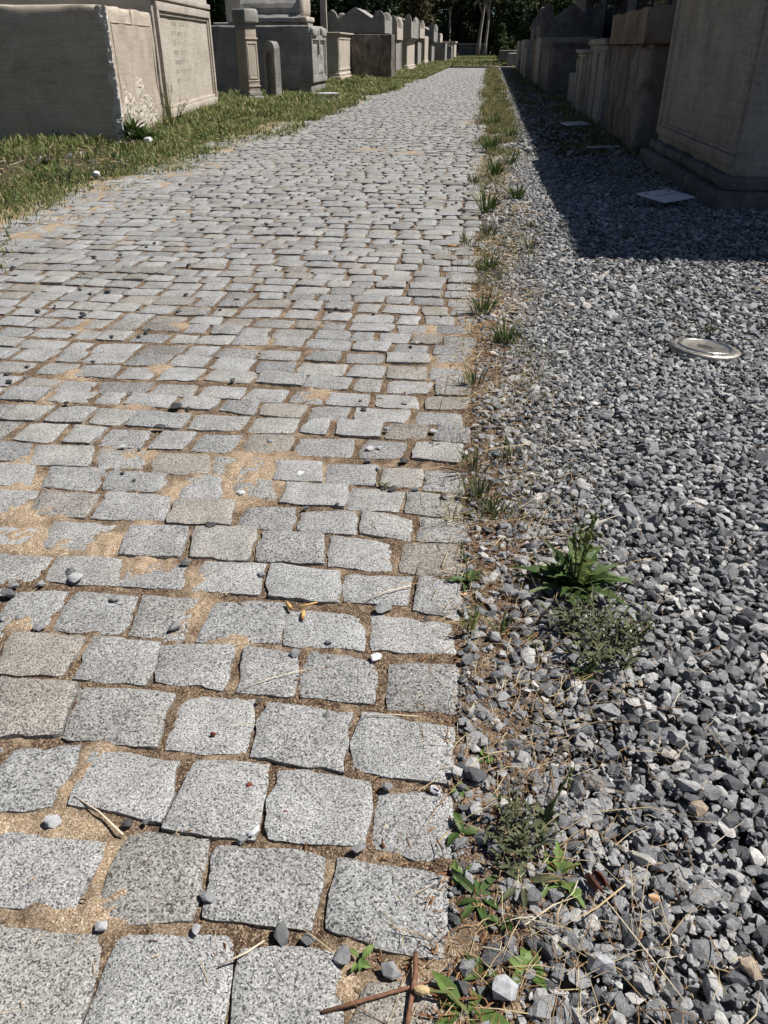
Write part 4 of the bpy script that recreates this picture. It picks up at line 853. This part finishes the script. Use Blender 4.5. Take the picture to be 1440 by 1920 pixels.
prof = [(-.24, 0), (-.24, .95), (-.22, 1.06), (-.15, 1.13), (-.05, 1.15), (.10, 1.14), (.17, 1.10), (.2, 1.02), (.2, 0)]
inn = [(-.17, 0), (-.17, .80), (-.15, .88), (-.10, .95), (-.03, .97), (.05, .93), (.10, .86), (.12, .76), (.11, 0)]
n = len(prof)
for yv, P_ in ((.0, prof), (.26, prof), (.0, inn), (.16, inn)): V += [(x * .72 + .008 * float(vn(x*9, z*9, 1)), yv * .7, z) for x, z in P_]
for k in range(n - 1):
    F += [(k, k+1, n+k+1, n+k), (k, 2*n+k, 2*n+k+1, k+1), (2*n+k, 3*n+k, 3*n+k+1, 2*n+k+1)]
F += [tuple(n + k for k in range(n)), tuple(3*n + k for k in range(n - 1, -1, -1)), (0, n, 3*n, 2*n), (n-1, 3*n-1, 4*n-1, 2*n-1)]
m.add(V, F); m.build('slab_body', M['marble_grey'], o)

chest('pale chest with stepped foot and plain front between two dark sided chests', (-5.02, 29.8), (-5.05, 33.0), 2.2, 1.45, 'L', 'marble', plinth=.3, cornice=.1, inset=.07, frame=(.1, -.1, .36, -.14, .06, .02), group=GL)
chest('soot blackened chest turned side on with a narrow pale edge', (-3.59, 32.5), (-3.55, 33.2), 1.75, 1.42, 'L', 'marble_soot', r=.02, chip=.4, group=GL)
chest('chest hidden behind the soot blackened one carrying a horned lid', (-4.36, 36.0), (-4.34, 38.2), 2.3, 1.5, 'L', 'marble_grey', group=GL)
lid('horned lid with a sharp peak on the chest behind the soot blackened one', (-4.2, 35.6), 2.6, 2.35, 1.505, 'L', .38, .86, .55, 'marble_grey', seed=1)
chest('narrow grey chest under a low gabled lid right of the soot blackened chest', (-4.42, 41.6), (-4.36, 43.8), 2.2, 1.32, 'L', 'marble_grey', pilaster=2, group=GL)
lid('low gabled lid with lit slopes, second from the near end of the lids', (-4.3, 41.2), 2.8, 2.2, 1.325, 'L', .42, .95, .72, 'marble', seed=2)
chest('chest with sloping pale foot and dark side under a tall block lid', (-4.08, 44.9), (-4.02, 48.8), 1.7, 1.42, 'L', 'marble', plinth=.28, cornice=.12, inset=.1, group=GL)
lid('tall square ended lid on the chest with the sloping pale foot', (-3.95, 44.6), 4.4, 1.6, 1.425, 'L', .68, .92, .62, 'marble_grey', seed=3)
chest('slim weathered chest just beyond the tall square ended lid', (-4.30, 53.8), (-4.34, 57.0), 1.5, 1.5, 'L', 'marble_grey', cornice=.15, inset=.05, group=GL)
lid('rounded worn lid on the slim weathered chest', (-4.22, 53.4), 3.8, 1.6, 1.505, 'L', .5, .85, .7, 'marble', seed=4)
chest('pale slim chest with a wide foot, middle of the far left row', (-4.32, 60.0), (-4.36, 64.0), 1.4, 1.68, 'L', 'marble', plinth=.3, inset=.08, group=GL)
chest('shaded chest with a lidded top before the low grey blocks', (-4.40, 66.8), (-4.45, 71.0), 1.6, 1.42, 'L', 'marble_grey', pilaster=2, group=GL)
lid('squared lid with bright end just before the low grey blocks', (-4.22, 66.4), 4.6, 1.7, 1.425, 'L', .6, .95, .85, 'marble_grey', seed=5)
chest('flat topped grey chest first of the plain far left blocks', (-3.63, 72.0), (-3.75, 77.0), 2.4, 1.36, 'L', 'marble_grey', cornice=.12, group=GL)
chest('lower grey block between two taller far left blocks', (-3.67, 84.5), (-3.80, 90.0), 1.5, 1.16, 'L', 'marble_grey', group=GL)
chest('last pale chest with a projecting top at the far left end of the row', (-3.83, 96.5), (-3.80, 102), 2.4, 1.6, 'L', 'marble', cornice=.25, inset=.1, group=GL)
for k, (yy, xx) in enumerate(((76, -5.2), (86, -5.6), (94, -5.4))):
    chest(('chest behind the flat topped grey chest carrying a small lid', 'chest behind the lower grey block carrying a small lid', 'chest behind the last pale chest carrying a small lid')[k], (xx, yy), (xx, yy + 4), 2, 1.5, 'L', 'marble_grey', group=GL)
    lid(('small lid above the flat topped grey chest', 'small lid above the lower grey block', 'small lid above the last pale chest')[k], (xx + .1, yy - .2), 4.4, 2.1, 1.505, 'L', .45, .9, .8 - .1 * k, 'marble', seed=7 + k)
# things behind the near left chests
chest('plain chest behind the long dark sided one carrying a rolled lid', (-5.0, 23.6), (-5.0, 25.2), 2.4, 1.58, 'L', 'marble_grey', group=GL)
o = empty('cover_stone', (-6.6, 23.45, 1.585), 'long rolled lid like a bolster lying above the long dark sided chest', 'cover stone', 'carved marble lids')
prof = [(0, .0), (0.0, .09), (.10, .19)] + [(.55 - .47 * math.cos(t), .20 + .47 * math.sin(t)) for t in np.linspace(.0, math.pi, 15)] + [(1.02, .19), (1.1, .09), (1.1, 0)]
xs = np.linspace(0, 1.62, 12); V = []; F = []; n = len(prof)
for i, x in enumerate(xs):
    V += [(x, y + .012 * float(vn(x*4, y*5, z*5)), z + .015 * float(vn(x*4, y*5, z*5+7))) for y, z in prof]
for i in range(len(xs) - 1):
    for k in range(n): F.append((i*n+k, i*n+(k+1) % n, (i+1)*n+(k+1) % n, (i+1)*n+k))
F += [tuple(range(n-1, -1, -1)), tuple((len(xs)-1)*n+k for k in range(n))]
m = MB(); m.add(V, [f[::-1] for f in F]); m.build('roll', M['marble_grey'], o, False)
m = CH(); m.rb(1.60, 1.78, .0, 1.1, .0, .12, r=.03, amp=.015); m.rb(1.58, 1.72, .08, 1.02, .12, .62, r=.12, amp=.03, seed=2); m.build('end_scroll', M['marble'], o, True)
slab('marble_pillar', 'pale pillar rising behind the inscribed chest', 'stone pillar', (-7.15, 25.2, -.02), 0, [('shaft', 'marble', [(-.28, .22, -.22, .22, 0, 3.2)], dict(r=.03, amp=.02, chip=.8)), ('foot', 'marble', [(-.34, .28, -.28, .28, 0, 1.1)], dict(r=.03, amp=.02, chip=.8))])
slab('marble_pillar', 'pale pillar rising right of the rolled lid', 'stone pillar', (-5.86, 27.6, -.02), .2, [('shaft', 'marble_grey', [(-.2, .24, -.2, .2, 0, 3.4)], dict(r=.03, amp=.03, chip=.9))])
slab('marble_pillar', 'slender pale post left of the first horned lid', 'stone pillar', (-6.50, 35.0, -.02), .1, [('shaft', 'marble', [(-.13, .11, -.12, .12, 0, 3.0)], dict(r=.02, amp=.02, chip=.9))])
slab('iron_stand', 'thin iron frame standing left of the slender pale post', 'iron frame', (-6.5, 31.5, 0), 0, [('upright', 'window_frame', [(-.16, -.13, 0, .03, 0, 2.15)], dict(r=.004, amp=0)), ('upright', 'window_frame', [(.10, .13, 0, .03, 0, 2.1)], dict(r=.004, amp=0)), ('crossbar', 'window_frame', [(-.129, .099, .002, .028, 2.02, 2.05)], dict(r=.004, amp=0))])
slab('white_slab', 'small white tilted plate lying in the grass before the carved pale end', 'label plate', (-3.82, 20.5, .06), .5, [('plate', 'plate', [(-.26, .26, -.16, .16, 0, .03)], dict(r=.006, amp=.002)), ('leg', 'window_frame', [(-.2, -.18, -.1, .1, -.1, -.001)], dict(r=.002, amp=0)), ('leg', 'window_frame', [(.18, .2, -.1, .1, -.1, -.001)], dict(r=.002, amp=0))])
scrap('white_rock', -4.02, 9.85, .12, 'chip_white', 'white stone lying in the grass at the chipped corner of the nearest chest', 'rock', 921, .8, .02)
scrap('white_rock', -3.45, 7.15, .09, 'chip_white', 'white stone at the grass edge left of the sandy path border', 'rock', 922, .8, -.005)

# --- right row, in the shade of the building
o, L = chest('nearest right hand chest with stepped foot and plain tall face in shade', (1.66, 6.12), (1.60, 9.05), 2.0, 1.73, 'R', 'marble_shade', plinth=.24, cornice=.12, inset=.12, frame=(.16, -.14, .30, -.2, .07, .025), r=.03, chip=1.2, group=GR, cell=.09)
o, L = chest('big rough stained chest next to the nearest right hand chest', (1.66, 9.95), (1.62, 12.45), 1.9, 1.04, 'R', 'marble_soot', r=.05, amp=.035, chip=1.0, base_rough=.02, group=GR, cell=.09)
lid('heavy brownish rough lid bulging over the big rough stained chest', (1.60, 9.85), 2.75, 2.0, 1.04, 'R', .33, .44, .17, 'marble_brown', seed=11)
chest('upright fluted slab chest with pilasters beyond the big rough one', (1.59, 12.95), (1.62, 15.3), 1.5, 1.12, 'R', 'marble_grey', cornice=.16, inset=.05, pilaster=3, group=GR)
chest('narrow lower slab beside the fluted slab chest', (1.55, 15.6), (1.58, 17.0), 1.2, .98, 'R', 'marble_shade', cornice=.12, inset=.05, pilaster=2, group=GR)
chest('grey cube like block set back between slab and horned lid', (1.72, 17.8), (1.7, 19.4), 1.4, .55, 'R', 'marble_grey', group=GR)
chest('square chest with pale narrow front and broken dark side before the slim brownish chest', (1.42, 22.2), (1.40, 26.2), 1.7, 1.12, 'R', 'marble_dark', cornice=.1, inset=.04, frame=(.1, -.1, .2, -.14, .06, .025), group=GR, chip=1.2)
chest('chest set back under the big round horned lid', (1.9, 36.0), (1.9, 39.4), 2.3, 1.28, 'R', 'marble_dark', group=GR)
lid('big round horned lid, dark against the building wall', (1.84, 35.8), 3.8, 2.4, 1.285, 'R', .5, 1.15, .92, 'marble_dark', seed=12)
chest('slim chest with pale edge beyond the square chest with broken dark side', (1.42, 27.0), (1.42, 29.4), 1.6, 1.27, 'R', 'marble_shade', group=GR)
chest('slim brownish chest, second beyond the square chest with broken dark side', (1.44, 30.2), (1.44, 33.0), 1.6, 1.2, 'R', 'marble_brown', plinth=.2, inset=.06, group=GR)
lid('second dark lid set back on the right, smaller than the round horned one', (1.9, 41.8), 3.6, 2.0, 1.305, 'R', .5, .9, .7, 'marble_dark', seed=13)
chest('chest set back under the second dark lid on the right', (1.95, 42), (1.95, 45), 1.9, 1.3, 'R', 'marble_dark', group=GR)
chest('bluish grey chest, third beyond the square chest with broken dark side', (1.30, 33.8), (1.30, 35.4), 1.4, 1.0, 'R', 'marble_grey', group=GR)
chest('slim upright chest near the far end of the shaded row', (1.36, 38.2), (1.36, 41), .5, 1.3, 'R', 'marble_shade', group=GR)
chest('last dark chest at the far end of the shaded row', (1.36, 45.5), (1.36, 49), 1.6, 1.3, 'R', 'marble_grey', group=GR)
chest('low square block at the edge of the shadow beyond the row', (1.0, 52.6), (1.15, 56), 1.6, .74, 'R', 'marble_grey', group=GR, name='stone_block', cat='stone block')
chest('low dark block with pale top lying in the far grass', (.62, 69), (.9, 73), 2.2, .84, 'R', 'marble_grey', group=GR, name='stone_block', cat='stone block')
# label plates lying in front of the right row
def sign(loc, rz, tilt, w, d, label):
    o = empty('label_plate', loc, label, 'label plate', 'label plates', rz)
    m = CH(); m.rb(-w/2, w/2, -d/2, d/2, -.006, .006, r=.003, amp=.0005, cell=.3); p = m.build('plate', M['plate'], o, True); p.rotation_euler = (tilt, 0, 0)
    m = MB(); m.box(-w*.32, -.004, .0075, w*.33, .004, .0085); m.build('crease', M['plate_ink'], p)
    for sx in (-1, 1):
        m = MB(); m.tube([(sx * w * .36, d * .3, -loc[2]), (sx * w * .36, d * .3, .02)], [.008, .008], 6); m.build('leg', M['window_frame'], o)
sign((1.33, 6.23, .075), R(42), R(6), .36, .25, 'largest white blank label plate on short legs in the shade')
sign((1.29, 12.85, .05), R(35), R(8), .42, .2, 'small white label plate before the fluted slab chest')
sign((1.34, 9.95, .03), R(25), R(4), .4, .06, 'thin edge on label strip lying in shade between the two plates')

# --- far row and kerb at the end of the path
for k, (xx, lab) in enumerate(((-4.4, 'left of two low dark walls closing the far lawn'), (-2.4, 'right of two low dark walls closing the far lawn'))):
    slab('low_wall', lab, 'low wall', (xx, 121.5, -.03), 0, [('body', 'marble_dark', [(0, 1.95, 0, 1.2, 0, 1.42)], dict(r=.03, amp=.03, chip=1)), ('coping', 'marble', [(-.03, 1.96, -.05, 1.25, 1.42, 1.56)], dict(r=.02, amp=.01, chip=1))])
slab('kerb', 'low stone kerb across the far end of the path', 'kerb', (-3.0, 52.3, -.04), 0, [('kerb_stone', 'marble_dark', [(0, 3.1, 0, .5, 0, .13)], dict(r=.02, amp=.02)), ('pale_kerb_stone', 'marble', [(3.12, 4.6, 0.02, .5, 0, .12)], dict(r=.02, amp=.015))])

# ------------------------------------------------------------------ museum wing whose eave throws the long shadow
BX = 4.47; o = empty('building', (BX, 5.93, 0), 'long low dark building wing with wide eave behind the shaded chests', 'building')
m = MB(); m.box(0, 0, -.05, 7, 46.3, 5.0); m.build('wall', M['plaster'], o)
m = MB(); m.box(-.03, -.03, -.05, 7.03, 46.33, .5); m.build('wall_base', M['marble_dark'], o)
m = MB(); m.box(-.52, -.56, 5.0, 7.5, 46.4, 5.25); m.build('roof', M['eave'], o)
for k, yy in enumerate((3.0, 10.5, 18.2, 26.0, 34.0)):
    y1 = yy + 5.4
    m = MB()
    for a in ((yy, y1, 3.3, 3.4), (yy, y1, 1.15, 1.25), (yy, yy + .1, 1.251, 3.299), (y1 - .1, y1, 1.251, 3.299), ((yy + y1) / 2 - .04, (yy + y1) / 2 + .04, 1.251, 3.299)): m.box(-.06, a[0], a[2], -.001, a[1], a[3])
    w = m.build('window', M['window_frame'], o)
    m = MB(); m.box(-.03, yy + .101, 1.252, -.002, (yy + y1) / 2 - .041, 3.298); m.box(-.03, (yy + y1) / 2 + .041, 1.252, -.002, y1 - .101, 3.298); m.build('pane', M['glass'], w)

# ------------------------------------------------------------------ trees
def leaves(C, Rd, n, size, flat=.0):
    """n leaf quads through clumps C (k,3) with radii Rd (k,3)"""
    k = rng.integers(0, len(C), n); d = rng.normal(size=(n, 3)); d /= np.linalg.norm(d, axis=1)[:, None]
    r = rng.random(n) ** .45; P = C[k] + d * r[:, None] * Rd[k]
    nrm = d * .6 + rng.normal(size=(n, 3)) * .7 + np.array([0, 0, .5]); nrm /= np.linalg.norm(nrm, axis=1)[:, None]
    t = np.cross(nrm, rng.normal(size=(n, 3))); t /= np.linalg.norm(t, axis=1)[:, None]; b = np.cross(nrm, t)
    s = (size * np.exp(rng.normal(0, .3, n)))[:, None]
    V = np.stack([P - t * s * .5, P + b * s * .26 + nrm * s * .05, P + t * s * .5, P - b * s * .26 + nrm * s * .05], 1).reshape(-1, 3)
    return V, np.arange(n * 4).reshape(-1, 4)
def tree(label, x, y, H, rad, n=7000, size=.22, mat='foliage', bark='bark', low=.25, tr=.16, clumps=26, group='trees closing the background', name='tree', cat='tree', cone=0, lean=(0, 0)):
    o = empty(name, (x, y, -.05), label, cat, group)
    m = MB(); top = Vector((lean[0], lean[1], H * .82)); pts = [Vector((0, 0, 0)).lerp(top, t) + Vector((.1 * math.sin(5*t + x), .1 * math.cos(4*t + y), 0)) * min(1, t*4) for t in np.linspace(0, 1, 8)]
    m.tube(pts, [tr * (1 - .75 * t) for t in np.linspace(0, 1, 8)], 8)
    C = []; Rr = []
    for k in range(clumps):
        t = low + (1 - low) * random.random() ** .9; a = random.uniform(0, 6.3)
        prof = (1 - (t - low) / (1 - low)) ** .8 if cone else math.sqrt(max(.06, 1 - ((t - (low + .55 * (1 - low))) / (.62 * (1 - low) + .02)) ** 2))
        rr = rad * prof * random.uniform(.35, .85)
        c = Vector((math.cos(a) * rr, math.sin(a) * rr, H * t)) + Vector((lean[0], lean[1], 0)) * t
        C.append(c); q = rad * random.uniform(.24, .42) * (.6 + .4 * prof); Rr.append((q, q, q * .75))
        if not cone and k % 3 == 0:
            b = pts[min(6, max(1, int(t * 6)))]; m.tube([b, b.lerp(c, .55) + Vector((0, 0, .15)), c], [tr * .35, tr * .2, tr * .06], 5)
    m.build('trunk', M[bark], o, True)
    V, F = leaves(np.array([c[:] for c in C]), np.array(Rr), n, size); mk('crown', V, [F], M[mat], o)
    return o
tree('dark broad tree overhanging the horned lids on the left', -9.2, 52, 8.5, 4.2, 15000, .26, 'foliage', low=.2)
tree('dark drooping tree behind the second lid on the left', -7.6, 60, 7.5, 3.2, 11000, .26, 'foliage', low=.22)
tree('reddish brown leaved tree left of the middle dark trees', -7.4, 86, 8.5, 3.0, 9000, .28, 'foliage_rust', low=.2)
tree('dark tree standing behind the rolled lid at upper left', -11.5, 40, 8, 3.6, 13000, .24, 'foliage', low=.12)
tree('dark tree behind the pale pillars at upper left', -9.3, 33, 7, 2.4, 10000, .2, 'foliage', low=.12)
tree('dark tree behind the inscribed chest at upper left', -15.5, 40, 9, 4.5, 12000, .26, 'foliage', low=.08)
tree('tall rounded green tree in the middle of the background', -4.2, 128, 14, 4.6, 14000, .36, 'foliage_light', low=.22)
tree('dark wide tree behind the low walls', -3.2, 126.5, 6.0, 3.0, 11000, .32, 'foliage', low=.12)
tree('light green tree right of the pale trunks', 1.8, 132, 15, 5.0, 14000, .36, 'foliage_light', low=.15)
tree('slender pale trunk, left of the pair beyond the lawn', -1.7, 118, 13, 2.4, 5000, .3, 'foliage_light', 'pale_bark', low=.5, tr=.26, lean=(.8, 0))
tree('slender pale trunk, right of the pair beyond the lawn', -.8, 116, 12, 2.2, 5000, .3, 'foliage_light', 'pale_bark', low=.5, tr=.2, lean=(.35, 0))
tree('thin pale trunk standing alone among the dark trees', -5.6, 119, 13, 2.0, 4000, .3, 'foliage', 'pale_bark', low=.5, tr=.16)
tree('round dark green conifer shrub on the far lawn', .85, 84, 2.9, 1.15, 9000, .13, 'foliage_light', low=.03, tr=.08, cone=1, clumps=40, name='conifer_shrub', cat='shrub', group='shrubs on the far lawn')
tree('smaller shrub right of the conifer shrub on the far lawn', 2.6, 88, 2.1, 1.1, 6000, .13, 'foliage_light', low=.03, tr=.07, clumps=26, name='shrub', cat='shrub', group='shrubs on the far lawn')
tree('dark tree filling the gap behind the second and third lids', -9.5, 104, 12, 4.2, 13000, .32, 'foliage', low=.08)
tree('dark tree beyond the far left chests, left of the lone pale trunk', -7.0, 116, 12, 3.4, 12000, .32, 'foliage', low=.1)
tree('mid green tree between the pale trunks and the conifer shrub', .9, 124, 13, 3.8, 15000, .32, 'foliage_light', low=.04)
tree('large dark tree directly behind the lone pale trunk', -6.2, 133, 12, 4.2, 15000, .34, 'foliage', low=.05)
o = empty('hedge', (-8.5, 124.2, -.05), 'dark hedge behind the low walls closing the far lawn', 'hedge')
hC = np.stack([rng.uniform(0, 16, 90), rng.uniform(0, 1.6, 90), rng.uniform(.3, 3.2, 90)], -1); V, F = leaves(hC, np.full((90, 3), .75), 22000, .26); mk('foliage', V, [F], M['foliage'], o)
m = MB()
for k in range(12): m.tube([(.6 + 1.35 * k, .8, 0), (.7 + 1.35 * k, .8, 1.2), (.6 + 1.35 * k, .9, 2.6)], [.06, .05, .02], 5)
m.build('stems', M['bark'], o)
tree('deep dark tree at the far corner of the building', 4.0, 66, 9, 3.2, 14000, .26, 'foliage', low=.04)
tree('deep dark tree right behind the far blocks', 3.4, 92, 10, 3.4, 12000, .3, 'foliage', low=.04)
tree('dark evergreen filling the gap left of the building end', 3.1, 58.5, 6.5, 1.9, 9000, .2, 'foliage', low=.04)
def wood(xr, yr, zr, n, size, label):
    k = 260; C = np.stack([rng.uniform(*xr, k), rng.uniform(*yr, k), rng.uniform(*zr, k)], -1); Rd = np.full((k, 3), 2.4)
    V, F = leaves(C, Rd, n, size); tag(mk('distant_wood', V, [F], M['foliage']), label, 'wood', kind='stuff')
wood((-70, 45), (140, 152), (0, 17), 60000, .75, 'dark wood closing off the view behind all the trees')
wood((-34, -20), (-12, 90), (0, 11), 44000, .6, 'dark wood behind the chests at the upper left, extended unseen past the camera')  # runs on out of view past the camera, added to cut sky light

# ------------------------------------------------------------------ light, sky, camera
sun = bpy.data.lights.new('sun', 'SUN'); sun.energy = 5.0; sun.angle = R(.53); sun.color = (1.0, .955, .89)
so = link(bpy.data.objects.new('sun', sun)); sd = Vector((math.cos(SUN_EL) * math.cos(SUN_AZ), math.cos(SUN_EL) * math.sin(SUN_AZ), math.sin(SUN_EL)))
so.rotation_euler = sd.to_track_quat('Z', 'Y').to_euler(); so.location = (6, 2, 12)
W = bpy.data.worlds.new('World'); S.world = W; W.use_nodes = True
bg = W.node_tree.nodes['Background']; sky = W.node_tree.nodes.new('ShaderNodeTexSky'); sky.sky_type = 'NISHITA'; sky.sun_disc = False
sky.sun_elevation = SUN_EL; sky.sun_rotation = math.pi / 2 - SUN_AZ; sky.altitude = 30; sky.air_density = .6; sky.dust_density = .35; sky.ozone_density = .5
W.node_tree.links.new(sky.outputs[0], bg.inputs[0]); bg.inputs[1].default_value = .05
cam = bpy.data.cameras.new('camera'); cam.sensor_fit = 'VERTICAL'; cam.sensor_height = 36; cam.sensor_width = 27; cam.lens = FOCAL; cam.clip_start = .02; cam.clip_end = 900
co = link(bpy.data.objects.new('camera', cam)); co.location = (0, 0, 1.0); co.rotation_euler = (math.pi / 2 - CAM_PITCH, 0, CAM_YAW); S.camera = co
S.view_settings.view_transform = 'Standard'; S.view_settings.look = 'None'; S.view_settings.gamma = 1.0; S.view_settings.exposure = .35
S.render.engine = 'CYCLES'; S.cycles.max_bounces = 6; S.cycles.diffuse_bounces = 3; S.cycles.use_adaptive_sampling = True
